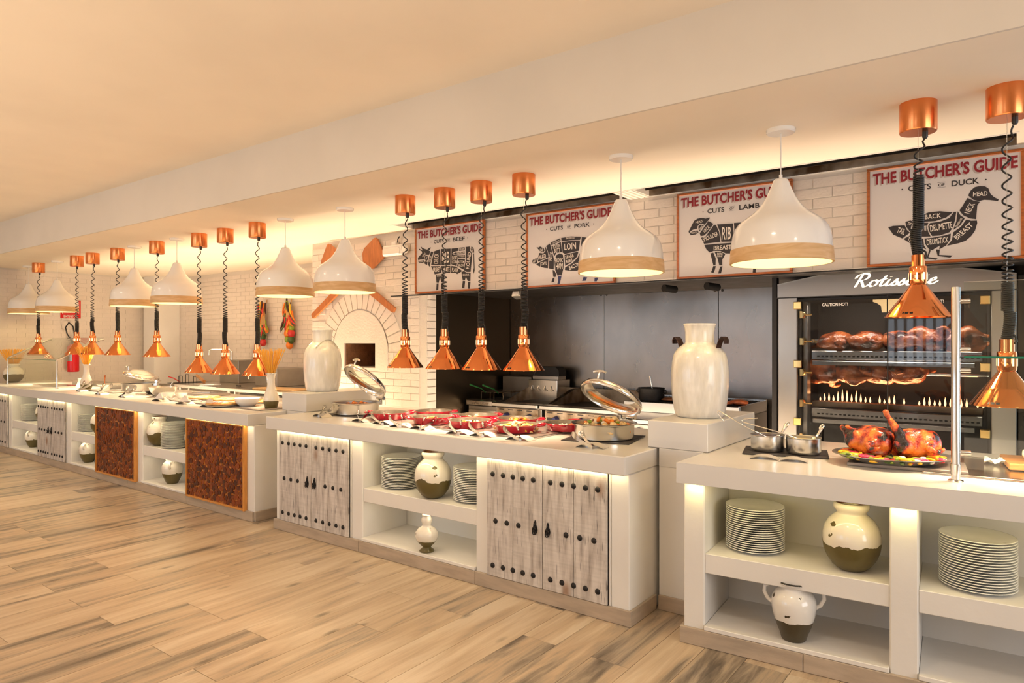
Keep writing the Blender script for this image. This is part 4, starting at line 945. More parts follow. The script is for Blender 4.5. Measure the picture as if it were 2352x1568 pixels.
def chili_string(label, loc, seed, n, fruits):
    r = random.Random(seed)
    t = thing('chili_string', label, 'garland', loc, 0, 'hanging strings of dried chilies')
    MB().tube([(0, 0, 0), (.01, -.03, -.12), (0, -.04, -.32), (0, -.04, -.52)], .008, 6).build('cord', 'straw', t)
    def chili(l, c):
        m = MB(); a = r.uniform(-.5, .5)
        m.tube([(0, 0, 0), (a * .2 * l, -.01, -.35 * l), (a * .5 * l, -.015, -.7 * l), (a * l, -.01, -l)], [.012, .016, .011, .002], 8)
        return m
    mats = ['food_red', 'food_orange', 'food_yellow', 'dry_chili', 'food_green', 'food_red', 'food_orange', 'food_dark_green']
    for k in range(n):
        z = -.02 - .40 * r.random(); x = r.uniform(-.085, .085) * (1 - .3 * abs(z)); m = mats[k % len(mats)]
        o = chili(r.uniform(.12, .2), m).build('chili', m, t, loc=(x, -.045 - r.uniform(0, .05), z), rot=(r.uniform(-.2, .2), r.uniform(-.45, .45), 0))
    for k in range(8):
        x = -.07 + .02 * r.random(); MB().tube([(x, -.05, -.02 - .05 * k), (x + .01, -.06, -.17 - .05 * k), (x + .02, -.05, -.24 - .04 * k)], [.014, .012, .003], 7).build('dried_pod', 'dry_chili', t)
    st = MB()
    for k in range(24):
        x = r.uniform(-.03, .09); st.tube([(x * .5, -.07, -.12), (x, -.085, -.34), (x * 1.1, -.07, -.46 - r.random() * .06)], .0028, 4)
    st.build('straw_tuft', 'straw', t, kind='stuff')
    for x, z, q, m in fruits: MB().ball((0, 0, 0), (q, q, q * 1.15), 12, 8, 0, None, .05, r).build('dried_fruit', m, t, loc=(x, -.055, z))
chili_string('string of dried chilies hanging on the back wall, left one', (-9.02, 5.92, 2.12), 3, 22, [(-.045, -.46, .045, 'food_green'), (.06, -.45, .045, 'food_orange'), (-.01, -.55, .045, 'food_dark_green'), (-.01, -.635, .05, 'food_red')])
chili_string('string of dried chilies hanging on the back wall, right longer one', (-8.40, 5.92, 2.14), 5, 26, [(.0, -.44, .05, 'food_yellow'), (.07, -.45, .04, 'food_green'), (-.03, -.525, .05, 'food_orange'), (.065, -.525, .055, 'food_red'), (-.02, -.61, .045, 'food_green'), (.06, -.615, .05, 'food_dark_green'), (.02, -.695, .05, 'food_orange')])

# ------------------------------------------------------------------ crockery in the niches
plate_me = MB().lathe([(.0001, .0), (.080, .0), (.084, .003), (.110, .0075), (.1385, .0150), (.1405, .0168), (.1395, .0188), (.136, .0185), (.108, .0112), (.092, .0058), (.0001, .0048)], 56, sharp=70).mesh('dinner_plate', 'porcelain')
def plate_stack(x, y, z, n, where, seed):
    r = random.Random(seed); g = 'stack of white plates ' + where
    for k in range(n):
        o = put('dinner_plate', plate_me, None, loc=(x + r.uniform(-.0012, .0012), y + r.uniform(-.0012, .0012), z + .0004 + .0108 * k), rot=(0, 0, r.uniform(0, 6)))
        q = n - k
        lb = 'white plate %s of the stack %s' % ('on top' if q == 1 else 'at the bottom' if k == 0 else '%d%s from the top' % (q, 'nd' if q in (2, 22) else 'rd' if q == 3 else 'st' if q == 21 else 'th'), where)
        tag(o, lb, 'plate', g)
plate_stack(-1.075, 3.475, .455, 20, 'left of the vase, right counter', 1)
plate_stack(-.150, 3.500, .455, 20, 'in the rightmost niche', 2)
plate_stack(-3.575, 3.435, .455, 20, 'left of the vase, middle counter', 3)
plate_stack(-2.885, 3.435, .455, 20, 'right of the vase, middle counter', 4)
plate_stack(-6.69, 3.385, .455, 22, 'between the bamboo panels', 5)
plate_stack(-8.74, 3.42, .455, 18, 'beside the smaller bamboo panel', 6)
plate_stack(-10.52, 3.41, .455, 19, 'in the farthest left niche', 7)

def loop_handle(mb, r0, z0, z1, out, ang, thick=.011, mi=0):
    pts = []
    for k in range(9):
        a = math.pi * k / 8
        pts.append((r0 + out * math.sin(a), 0, (z0 + z1) / 2 + (z1 - z0) / 2 * math.cos(a)))
    mb.tube(pts, thick, 8, mi, RZ(ang))
PR = [(.0001, .0), (.048, .0), (.060, .005), (.086, .026), (.108, .058), (.122, .095), (.128, .135), (.1265, .172), (.116, .208), (.098, .237), (.076, .257), (.066, .265), (.0635, .272), (.070, .281), (.0775, .291), (.0795, .301), (.077, .312), (.069, .318), (.062, .314), (.058, .295), (.056, .26), (.0001, .25)]
def vase_round(label, loc, k=1.0, group=None, rot=0):
    t = thing('round_vase', label, 'vase', loc, rot, group)
    MB().lathe(PR, 48, 0, SCL(k, k, k), sharp=80).build('body', 'glaze_round', t)
    MB().lathe([(.0705, .3198), (.062, .3165), (.058, .300)], 40, 0, SCL(k, k, k)).build('worn_rim', 'food_brown', t)
    return t
GV = 'round vases glazed cream over olive'
vase_round('big round cream and olive vase in the right counter niche', (-.625, 3.435, .455), .965, GV, .6)
vase_round('big round cream and olive vase between the two plate stacks of the middle counter', (-3.160, 3.330, .455), .97, GV, 2.1)
vase_round('round cream and olive vase left of the plates, between the bamboo panels', (-6.945, 3.345, .455), .92, GV, 3.0)
vase_round('round cream and olive vase half hidden beside the larger bamboo panel', (-6.31, 3.40, .455), .92, GV, 4.0)
vase_round('round cream and olive vase half hidden beside the smaller bamboo panel', (-8.30, 3.36, .455), .92, GV, 5.0)
vase_round('round cream and olive vase left of the plates in the farthest left niche', (-10.66, 3.60, .455), .92, GV, 1.0)
vase_round('round cream and olive vase right of the plates in the farthest left niche', (-10.11, 3.42, .455), .92, GV, 2.6)
def jar(label, loc, rot=0):
    t = thing('handled_jar', label, 'jar', loc, rot, 'small handled jars on the lower shelves')
    MB().lathe([(.0001, 0), (.046, 0), (.052, .006), (.072, .045), (.091, .095), (.098, .140), (.094, .175), (.078, .205), (.060, .220), (.056, .226), (.062, .236), (.064, .244), (.058, .247), (.052, .240), (.050, .21), (.0001, .20)], 40, sharp=80).build('body', 'glaze_jar', t)
    for a in (20, 200):
        m = MB(); loop_handle(m, .080, .155, .215, .030, a, .009); m.build('handle', 'glaze_jar', t)
jar('small cream and olive handled jar low in the niche nearest the left counter end', (-6.69, 3.345, .105), R(-60))
jar('small cream and olive handled jar low in the niche between studded doors and bamboo panel', (-8.64, 3.35, .105), R(-70))
jar('small cream and olive handled jar low in the farthest left niche', (-10.45, 3.39, .105), R(-75))
t = thing('amphora', 'white two handled amphora with dark foot on the lowest right shelf', 'amphora', (-.855, 3.345, .105), R(12))
MB().lathe([(.0001, 0), (.050, 0), (.055, .006), (.062, .030), (.080, .075), (.094, .125), (.100, .165), (.096, .198), (.080, .225), (.062, .238), (.058, .246), (.064, .258), (.078, .266), (.081, .272), (.076, .277), (.060, .262), (.054, .24), (.0001, .15)], 44, sharp=80).build('body', 'glaze_amphora', t)
MB().lathe([(.0815, .2715), (.0765, .2775), (.062, .2640), (.055, .242)], 40).build('dark_rim', 'black_metal', t)
for a in (0, 180):
    m = MB(); m.tube([(.070, 0, .245), (.105, 0, .250), (.128, 0, .232), (.130, 0, .205), (.115, 0, .175), (.094, 0, .160)], .0095, 8, 0, RZ(a)); m.build('handle', 'glaze_amphora', t)
t = thing('gourd_vase', 'small double bulb white vase with olive foot on the middle counter low shelf', 'vase', (-3.165, 3.275, .105))
MB().lathe([(.0001, 0), (.046, 0), (.050, .006), (.046, .012), (.030, .024), (.028, .034), (.048, .052), (.070, .080), (.078, .108), (.074, .132), (.055, .155), (.034, .168), (.028, .176), (.033, .190), (.037, .205), (.034, .222), (.028, .232), (.030, .240), (.033, .243), (.028, .246), (.020, .24), (.0001, .22)], 40, sharp=80).build('body', 'glaze_gourd', t)

# ------------------------------------------------------------------ milk cans
def milk_can(label, loc, rot, mode):
    t = thing('milk_can', label, 'milk can', loc, rot, 'white milk cans on plinths')
    MB().lathe([(.0001, .0), (.128, .0), (.138, .006), (.149, .040), (.160, .110), (.166, .190), (.166, .270), (.160, .330), (.150, .372), (.128, .405), (.100, .425), (.087, .433), (.084, .445), (.084, .500), (.088, .525), (.093, .540), (.096, .546), (.093, .551), (.086, .548), (.080, .53), (.078, .45), (.0001, .44)], 56, sharp=60).build('body', 'chalk_white', t)
    for s in (0, 180):
        m = MB(); w = .027
        if mode == 'side':
            pts = [(.122, .395), (.130, .425), (.142, .455), (.156, .471), (.168, .468), (.175, .452), (.173, .432)]
            for (xa, za), (xb, zb_) in zip(pts[:-1], pts[1:]):
                m.add([(xa, -w, za), (xa, w, za), (xb, w, zb_), (xb, -w, zb_), (xa - .003, -w, za + .003), (xa - .003, w, za + .003), (xb - .003, w, zb_ + .003), (xb - .003, -w, zb_ + .003)], [(0, 1, 2, 3), (7, 6, 5, 4), (0, 3, 7, 4), (1, 5, 6, 2)], 0, False, RZ(s))
        else:
            q = []
            for k in range(13):
                a = R(-36 + 6 * k); e = math.cos(math.pi * (k - 6) / 13.5)
                for r_, z_ in ((.158, .375 + .088 * e), (.172, .385 + .088 * e)): q.append((r_ * math.cos(a), r_ * math.sin(a), z_ - .012))
            m.add(q, [(2 * k, 2 * k + 2, 2 * k + 3, 2 * k + 1) for k in range(12)], 0, True, RZ(s))
            m.add([(x, y, z - .004) for x, y, z in q], [(2 * k, 2 * k + 1, 2 * k + 3, 2 * k + 2) for k in range(12)], 0, True, RZ(s))
        m.build('strap_handle', 'strap' if mode == 'side' else 'steel_bright', t)
pm('strap', (0.10, 0.045, 0.03), 0.3, 0.7, var=0.6, vscale=30)
milk_can('white milk can with brown strap handles between the middle and right counters', (-1.530, 3.900, 1.055), R(-10), 'side')
milk_can('white milk can with a steel handle left of the red pans', (-5.055, 3.885, 1.055), R(-22), 'front')
# ------------------------------------------------------------------ food on the counters
def chunks(n, rad, h, kinds, seed, size=(.018, .03), flat=.6, long=1.0, dome=True):
    """heap of loose cut pieces: returns MB and material list; kinds = [(material, weight)]"""
    r = random.Random(seed); m = MB(); names = [k for k, _ in kinds]; tot = sum(w for _, w in kinds)
    for _ in range(n):
        a = r.uniform(0, 2 * math.pi); q = rad * math.sqrt(r.random())
        top = h * ((1 - (q / rad) ** 2) if dome else 1) * r.uniform(.35, 1.0)
        x = r.uniform(0, tot); i = 0
        while x > kinds[i][1]: x -= kinds[i][1]; i += 1
        s = r.uniform(*size)
        M = T(q * math.cos(a), q * math.sin(a), top) @ RZ(r.uniform(0, 360)) @ RX(r.uniform(-35, 35)) @ RY(r.uniform(-35, 35))
        m.ball((0, 0, 0), (s * long, s, s * flat), 7, 5, i, M, .18, r)
    return m, names
def food(name, label, cat, loc, args, **kw):
    m, names = chunks(*args, **kw)
    return tag(m.build(name, names, None, loc=loc), label, cat, None, 'stuff')

PB = 'red enamel pans on steel hot trays'
def red_pan(label, x, y, z, rot, w=1.0):
    t = thing('red_pan', label, 'pan', (x, y, z), R(rot), PB)
    MB().lathe([(.0001, 0), (.118, .0), (.126, .004), (.143, .044), (.152, .047), (.1525, .051), (.149, .052)], 48).build('pan_body', 'red_enamel', t)
    MB().lathe([(.1495, .0525), (.140, .050), (.124, .010), (.0001, .008)], 48).build('pan_lining', 'pan_inside', t)
    for s in (0, 180):
        m = MB()
        m.tube([(.146, -.050, .045), (.168, -.050, .046), (.186, -.030, .048), (.190, 0, .049), (.186, .030, .048), (.168, .050, .046), (.146, .050, .045)], .0075, 8, 0, RZ(s))
        m.build('pan_handle', 'red_enamel', t)
    return t
ZT = .912   # top of the hot trays
def tray(label, x, y, w, d, group='steel hot trays set on the middle worktop'):
    t = thing('hot_tray', label, 'tray', (x, y, .9005), 0, group)
    MB().cbox(-w / 2, -d / 2, .003, w / 2, d / 2, .011, .002).build('plate', 'grey_tray', t)
    f = MB(); e = .014
    f.cbox(-w / 2 - .004, -d / 2 - .004, 0, w / 2 + .004, -d / 2 + e, .0085, .001); f.cbox(-w / 2 - .004, d / 2 - e, 0, w / 2 + .004, d / 2 + .004, .0085, .001)
    f.cbox(-w / 2 - .004, -d / 2 + e, 0, -w / 2 + e, d / 2 - e, .0085, .001); f.cbox(w / 2 - e, -d / 2 + e, 0, w / 2 + .004, d / 2 - e, .0085, .001)
    f.build('rim', 'steel', t)
tray('steel hot tray under the three leftmost red pans', -3.63, 3.700, .84, .56)
tray('steel hot tray under the middle red pans', -3.00, 3.690, .36, .56)
tray('steel hot tray under the two rightmost red pans', -2.595, 3.690, .40, .56)
pans = [(-3.855, 3.580, 25, 'red pan with white rice, leftmost of the red pans'), (-3.660, 3.860, 40, 'red pan with sausages at the back left'), (-3.390, 3.560, 60, 'red pan with mashed potato, front row behind the fifth tongs'),
        (-3.200, 3.845, 60, 'red pan with pale fish fillets, middle of the back row'), (-3.035, 3.560, 20, 'red pan with mushrooms and vegetables in the front row'), (-2.835, 3.850, 30, 'red pan with braised red meat in the back row'),
        (-2.640, 3.560, 30, 'red pan heaped with golden chicken strips, front right'), (-2.420, 3.830, 100, 'red pan with sliced ham beside the stainless chafing dish')]
foods = [('rice', 'white rice heap in the leftmost red pan', 'rice', (60, .06, .030, [('food_white', 1)]), dict(size=(.006, .012), flat=.7)),
         ('sausage_slices', 'red sausages and chopped chili in the back left red pan', 'sausage', (26, .10, .018, [('food_sausage', 3), ('food_orange', 1)]), dict(size=(.010, .014), long=3.0, flat=1)),
         ('mashed_potato', 'cream mashed potato in the front row red pan', 'potato', (26, .085, .028, [('food_cream', 1), ('food_yellow', .2)]), dict(size=(.02, .035), flat=.4)),
         ('fish_fillets', 'pale fillets lying in the middle back red pan', 'fish', (12, .075, .022, [('food_cream', 2), ('food_orange', .3)]), dict(size=(.018, .024), long=2.4, flat=.4)),
         ('mushroom_mix', 'mushrooms with green vegetables in the front row red pan', 'vegetables', (90, .115, .035, [('food_brown', 3), ('food_green', 1.2), ('food_white', 1.5), ('food_cream', 1)]), dict(size=(.009, .016))),
         ('braised_meat', 'braised red meat chunks in the back row red pan', 'meat', (70, .11, .040, [('food_sausage', 3), ('food_orange', 1), ('food_brown', 1)]), dict(size=(.012, .02))),
         ('chicken_strips', 'golden grilled chicken strips heaped in the front right red pan', 'chicken', (60, .125, .050, [('food_cream', 4), ('food_yellow', 1), ('food_brown', .3)]), dict(size=(.012, .017), long=2.8, flat=.7)),
         ('ham_slices', 'pink ham slices in the rightmost red pan', 'ham', (30, .09, .016, [('food_sausage', 2), ('food_white', .8)]), dict(size=(.016, .024), long=1.8, flat=.3))]
for (x, y, rz, lb), (nm, fl_, ct, ar, kw) in zip(pans, foods):
    red_pan(lb, x, y, ZT, rz)
    food(nm, fl_, ct, (x, y, ZT + .010), (ar[0], ar[1], ar[2], ar[3], len(nm)), **kw)

def chafing(label, loc, hdir, glass_lid=True, lid_open=38):
    """round chafing dish; hdir = world angle (deg) towards the hinge"""
    t = thing('chafing_dish', label, 'chafing dish', loc, R(hdir), 'round stainless chafing dishes')
    MB().lathe([(.0001, .0), (.176, .0), (.183, .006), (.185, .082), (.189, .088), (.203, .090), (.204, .094), (.190, .097)], 56).build('pan', 'steel', t)
    MB().lathe([(.190, .0965), (.181, .090), (.178, .055), (.0001, .05)], 48).build('pan_lining', 'steel_dull', t)
    MB().cbox(.19, -.03, .06, .235, .03, .10, .004).tube([(.235, -.05, .115), (.235, .05, .115)], .016, 14).build('hinge', 'steel_bright', t)
    th = R(lid_open)
    # lid frame: lies in local XY with its hinge edge at the origin, extends to -x, then tilts up
    M = T(.225, 0, .115) @ Matrix.Rotation(th, 4, 'Y')
    c = -.205
    MB().lathe([(.198, .0), (.203, .004), (.203, .020), (.192, .040), (.165, .054), (.150, .058), (.146, .056), (.160, .049), (.186, .034), (.196, .016), (.198, .0)], 56, 0, M @ T(c, 0, 0), sharp=60).build('lid_rim', 'steel_bright', t)
    if glass_lid: MB().lathe([(.150, .0565), (.10, .064), (.0001, .070)], 40, 0, M @ T(c, 0, 0)).build('lid_glass', 'lid_glass', t)
    else: MB().lathe([(.150, .0565), (.10, .080), (.05, .09), (.0001, .093)], 40, 0, M @ T(c, 0, 0)).build('lid_dome', 'steel_bright', t)
    hx = c - .165
    h = MB(); h.tube([(hx, 0, .045), (hx - .01, 0, .075), (hx - .012, 0, .095)], .007, 8, 0, M); h.tube([(hx - .012, -.050, .092), (hx - .012, -.03, .099), (hx - .012, 0, .101), (hx - .012, .03, .099), (hx - .012, .05, .092)], .008, 8, 0, M)
    h.build('lid_handle', 'steel_bright', t)
    return t
chafing('round chafing dish with raised glass lid left of the red pans, full of meat stew', (-4.395, 3.715, .906), 80, lid_open=42)
tag(MB().cbox(-.21, -.20, 0, .21, .20, .005, .001).build('slate_mat', 'slate', None, loc=(-4.395, 3.715, .9005), rot=(0, 0, R(10))), 'black mat under the chafing dish left of the red pans', 'mat', 'mats under the dishes')
food('meat_stew', 'dark red meat stew in the left chafing dish', 'stew', (-4.395, 3.715, .955), (150, .165, .045, [('food_brown', 3), ('food_orange', 2), ('food_sausage', 2)], 5), size=(.010, .018))
chafing('round chafing dish with raised glass lid right of the red pans, full of vegetables', (-2.066, 3.705, .906), 76, lid_open=34)
tag(MB().cbox(-.21, -.20, 0, .21, .20, .005, .001).build('slate_mat', 'slate', None, loc=(-2.066, 3.705, .9005), rot=(0, 0, R(12))), 'black mat under the chafing dish right of the red pans', 'mat', 'mats under the dishes')
food('stewed_vegetables', 'stewed cauliflower, carrot and greens in the right chafing dish', 'vegetables', (-2.066, 3.705, .950), (190, .168, .085, [('food_cream', 4), ('food_orange', 1.4), ('food_green', 1.5), ('food_brown', .5), ('food_white', 1)], 6), size=(.014, .026))

# spoon rests and tongs in front of the dishes
tong = MB()
def arm(sg):
    pts = [(0, .010, .003, .013), (.04, .013, .008, .013), (.09, .022, .020, .013), (.125, .032, .032, .015), (.145, .038, .038, .022), (.165, .042, .046, .026), (.190, .041, .056, .022), (.208, .036, .066, .010)]
    vs = []
    for y, x, z, w in pts: vs += [(sg * x, y, z + w * 2), (sg * (x - .001), y, z)]
    n = len(pts)
    tong.add(vs, [(2 * i, 2 * i + 2, 2 * i + 3, 2 * i + 1) for i in range(n - 1)])
    tong.add([(x - sg * .0016, y, z) for x, y, z in vs], [(2 * i, 2 * i + 1, 2 * i + 3, 2 * i + 2) for i in range(n - 1)])
    for y, z in ((.145, .062), (.163, .072), (.181, .080)): tong.ball((sg * .033, y, z), (.008, .007, .006), 8, 6)
tong_body = []
tong_arm = {}
for sg in (-1, 1):
    tong = MB(); arm(sg); tong_arm[sg] = tong.mesh('tong_arm', 'steel_bright')
bridge_me = MB().cbox(-.0105, -.0025, .003, .0105, .0, .027, .001).mesh('tong_bridge', 'steel_mid')
rest_mb = MB()
def rest_mesh():
    m = MB(); n = 8; w = .085; d = .045; vs = []
    for i in range(n + 1):
        q = -1 + 2 * i / n; z = .022 * (1 - q * q)
        vs += [(w * q, -d, z), (w * q, d, z)]
    m.add(vs, [(2 * i, 2 * i + 2, 2 * i + 3, 2 * i + 1) for i in range(n)], 0, True)
    m.add([(x, y, z - .0015) for x, y, z in vs], [(2 * i, 2 * i + 1, 2 * i + 3, 2 * i + 2) for i in range(n)], 0, True)
    return m.mesh('spoon_rest', 'rest_metal')
rest_me = rest_mesh()
wherek = ['in front of the left chafing dish', 'left of the white rice pan', 'before the white rice pan, left one', 'before the white rice pan, right one', 'in front of the mashed potato pan', 'in front of the mushroom pan',
          'between the mushroom and chicken pans', 'in front of the chicken strip pan', 'in front of the right chafing dish']
tpos = [(-4.42, 3.36), (-3.90, 3.33), (-3.65, 3.325), (-3.435, 3.29), (-3.235, 3.285), (-2.875, 3.265), (-2.685, 3.275), (-2.40, 3.280), (-1.90, 3.285)]
for k, ((x, y), w_) in enumerate(zip(tpos, wherek)):
    o = put('spoon_rest', rest_me, None, loc=(x - .05, y + .075, .9015), rot=(0, 0, R((-12, -8, 4, 10, -6, 8, 6, 4, 8)[k])))
    tag(o, 'arched steel tong rest lying ' + w_, 'tong rest', 'arched tong rests on the middle counter')
    if k == 2: o.scale = (1.1, 1, 1)
    t = thing('tongs', 'stainless serving tongs resting ' + w_, 'tongs', (x, y, .9015), R((16, 40, 62, 60, 14, 52, 58, 62, 72)[k]), 'serving tongs on the middle counter'); t.scale = (.88, .78, .72)
    for sg in (-1, 1): put('arm', tong_arm[sg], t, rot=(R(7), 0, R(-sg * (3, 2, 6, 5, 4, 3, 5, 5, -2)[k])))
    put('bridge', bridge_me, t)

# ------------------------------------------------------------------ right counter top
def local3(x, y): return (-1.371 + x * math.cos(R(4)) - y * math.sin(R(4)), 3.187 + x * math.sin(R(4)) + y * math.cos(R(4)))
tag(MB().cbox(-.21, -.13, 0, .21, .15, .007, .001).build('slate_mat', 'slate', None, loc=(-1.015, 3.800, .9005), rot=(0, 0, R(14))), 'black slate mat under the two saucepans', 'mat', 'mats under the dishes')
def saucepan(label, loc, rot, sauce, slabel):
    t = thing('saucepan', label, 'saucepan', loc, R(rot), 'small steel saucepans')
    MB().lathe([(.0001, 0), (.076, 0), (.084, .007), (.086, .015), (.086, .082), (.089, .085), (.088, .087)], 40).build('body', 'steel', t)
    MB().lathe([(.088, .087), (.083, .083), (.082, .02), (.0001, .015)], 36).build('lining', 'steel_dull', t)
    h = MB(); h.tube([(.083, 0, .070), (.098, 0, .085), (.118, 0, .108), (.135, 0, .128)], [.009, .006, .0075, .009], 8)
    h.tube([(.135 + .012 * math.cos(a), .010 * math.sin(a), .132 + .012 * math.cos(a)) for a in [2 * math.pi * k / 12 for k in range(13)]], .005, 6)
    h.build('handle', 'steel_bright', t)
    MB().ball((.07, .0, .075), (.006, .01, .008), 8, 6).build('rivet', 'steel_bright', t)
    s = MB().lathe([(.0815, .0), (.05, .003), (.0001, .004)], 32).build(slabel[0], sauce, None, loc=(loc[0], loc[1], loc[2] + .071))
    tag(s, slabel[1], 'sauce', None, 'stuff')
saucepan('left small saucepan of dark gravy on the slate mat', (-1.105, 3.790, .9085), 60, 'sauce_dark', ('gravy', 'dark brown gravy in the left saucepan'))
saucepan('right small saucepan of pale sauce on the slate mat', (-.922, 3.800, .9085), 62, 'sauce_cream', ('cream_sauce', 'pale yellow cream sauce in the right saucepan'))
def ladle(label, loc, pts, r=.0032):
    t = thing('ladle', label, 'ladle', loc, 0, 'ladles in the saucepans')
    MB().tube(pts, r, 7).build('shaft', 'steel_bright', t)
    MB().lathe([(.0001, -.022), (.018, -.018), (.027, -.004), (.028, 0), (.025, -.002), (.0001, -.018)], 18).build('cup', 'steel_bright', t, loc=(pts[0][0] + .0, pts[0][1], pts[0][2]))
ladle('steel ladle in the dark gravy saucepan, its shaft leaning left', (-1.10, 3.76, .985), [(0, 0, 0), (-.06, -.045, .035), (-.13, -.07, .075), (-.225, -.105, .135), (-.232, -.108, .133), (-.228, -.11, .120), (-.190, -.12, .082)])
ladle('steel ladle in the pale sauce saucepan, its shaft leaning left', (-.93, 3.76, .985), [(0, 0, 0), (-.07, -.04, .030), (-.16, -.07, .055), (-.265, -.10, .083), (-.272, -.10, .090), (-.262, -.09, .098), (-.20, -.06, .104)])
for i, (x, y, w_) in enumerate(((-1.055, 3.565, 'left'), (-.915, 3.575, 'right'))):
    o = put('spoon_rest', rest_me, None, loc=(x, y, .9015), rot=(0, 0, R(12 + 0 * i))); o.scale = (.80, .95, .75)
    tag(o, 'arched steel rest in front of the saucepans, %s one of two' % w_, 'tong rest', 'arched rests before the saucepans')
# platter of chickens
tag(MB().cbox(-.19, -.12, 0, .30, .15, .016, .002).build('grey_tile', 'grey_tray', None, loc=(-.500, 3.745, .9005), rot=(0, 0, R(6))), 'grey stone slab under the chicken platter', 'slab')
t = thing('platter', 'oval grey metal platter holding two roast chickens', 'platter', (-.505, 3.745, .9185), R(20))
MB().lathe([(.0001, 0), (.17, 0), (.19, .006), (.245, .030), (.262, .034), (.262, .037), (.244, .034), (.19, .013), (.0001, .009)], 60, 0, SCL(1.0, .80, 1)).build('dish', 'steel_dull', t)
def chicken_body(raised=True, seed=1):
    r = random.Random(seed); m = MB()
    m.ball((0, 0, .058), (.098, .070, .060), 20, 14); m.ball((-.045, 0, .065), (.060, .060, .055), 16, 10); m.ball((.06, 0, .05), (.055, .05, .045), 14, 10)
    m.ball((-.02, .025, .088), (.055, .030, .030), 12, 8); m.ball((-.02, -.025, .088), (.055, .030, .030), 12, 8)
    for s in (-1, 1):
        m.ball((.055, s * .055, .055), (.048, .028, .036), 14, 10)
        if raised and s == 1: m.tube([(.06, .05, .07), (.095, .05, .115), (.125, .045, .150), (.135, .045, .165)], [.026, .018, .010, .014], 10); m.ball((.136, .045, .168), (.015, .013, .012), 10, 8)
        else: m.tube([(.06, s * .06, .055), (.100, s * .045, .065), (.135, s * .025, .072), (.150, s * .02, .076)], [.026, .019, .010, .013], 10); m.ball((.152, s * .02, .077), (.014, .012, .012), 10, 8)
        m.tube([(-.05, s * .060, .065), (-.030, s * .088, .055), (-.065, s * .095, .045), (-.095, s * .075, .060)], [.018, .014, .012, .008], 8)
    return m
chick_me = remeshed(chicken_body(True, 1), 'roast_chicken', .0065, 'roast_chicken')
chick2_me = remeshed(chicken_body(False, 2), 'roast_chicken', .0065, 'roast_chicken')
tag(put('roast_chicken', chick2_me, None, loc=(-.605, 3.735, .930), rot=(R(4), R(-12), R(158))), 'glazed roast chicken at the left of the oval platter', 'chicken', 'roast chickens on the platter').scale = (1.0, 1.15, 1.35)
tag(put('roast_chicken', chick_me, None, loc=(-.415, 3.765, .930), rot=(R(2), R(-5), R(200))), 'charred roast chicken with a raised drumstick at the right of the platter', 'chicken', 'roast chickens on the platter').scale = (1.08, 1.15, 1.3)
r = random.Random(21)
ring = MB(); names = ['food_yellow', 'food_pink', 'food_green', 'food_dark_green', 'food_orange', 'food_white', 'food_red']
for k in range(230):
    a = 2 * math.pi * k / 230 + r.uniform(-.05, .05); q = r.uniform(.60, .93)
    M = T(.235 * q * math.cos(a), .235 * .80 * q * math.sin(a), r.uniform(.014, .034)) @ RZ(r.uniform(0, 360)) @ RX(r.uniform(-20, 30))
    s = r.uniform(.009, .014); ring.ball((0, 0, 0), (s * r.uniform(2.0, 3.4), s, s * .7), 8, 5, r.choice((0, 0, 0, 1, 1, 2, 2, 3, 4, 5, 6)), M)
tag(ring.build('cut_vegetables', names, None, loc=(-.505, 3.745, .9225), rot=(0, 0, R(20))), 'ring of yellow, pink and green cut vegetables round the chickens', 'vegetables', None, 'stuff')
# inset hot plate and board under the right sneeze guard
tag(MB().cbox(0, 0, 0, 1.4, .60, .006, .002).cbox(0, 0, .006, 1.4, .02, .010, .001).cbox(0, .58, .006, 1.4, .60, .010, .001).build('steel_hot_plate', 'steel', None, loc=(-.36, 3.585, .9005), rot=(0, 0, R(4))), 'long steel hot plate let into the right worktop behind the glass', 'hot plate')
tag(MB().cbox(0, 0, 0, .42, .30, .030, .004).build('cutting_board', 'board_wood', None, loc=(-.045, 3.86, .911), rot=(0, 0, R(8))), 'thick wooden cutting board at the right edge behind the sneeze guard', 'board')
m = MB(); rr = random.Random(4)
m.ball((0, 0, .035), (.045, .05, .035), 16, 10, 0, None, .06, rr); m.ball((.05, .03, .03), (.04, .04, .03), 14, 8, 0, None, .08, rr)
tag(m.build('cheese_ball', 'food_white', None, loc=(.045, 3.98, .941)), 'pale cheese ball on the wooden board', 'cheese')
m = MB(); n = 9; vs = []
for i in range(n):
    for j in range(n): vs.append((.13 * i / n - .06, .10 * j / n - .05, .004 + rr.uniform(0, .028)))
m.add(vs, [(i * n + j, (i + 1) * n + j, (i + 1) * n + j + 1, i * n + j + 1) for i in range(n - 1) for j in range(n - 1)])
tag(m.build('crumpled_paper', 'paper', None, loc=(-.085, 4.02, .908)), 'crumpled white paper left of the cutting board', 'paper')

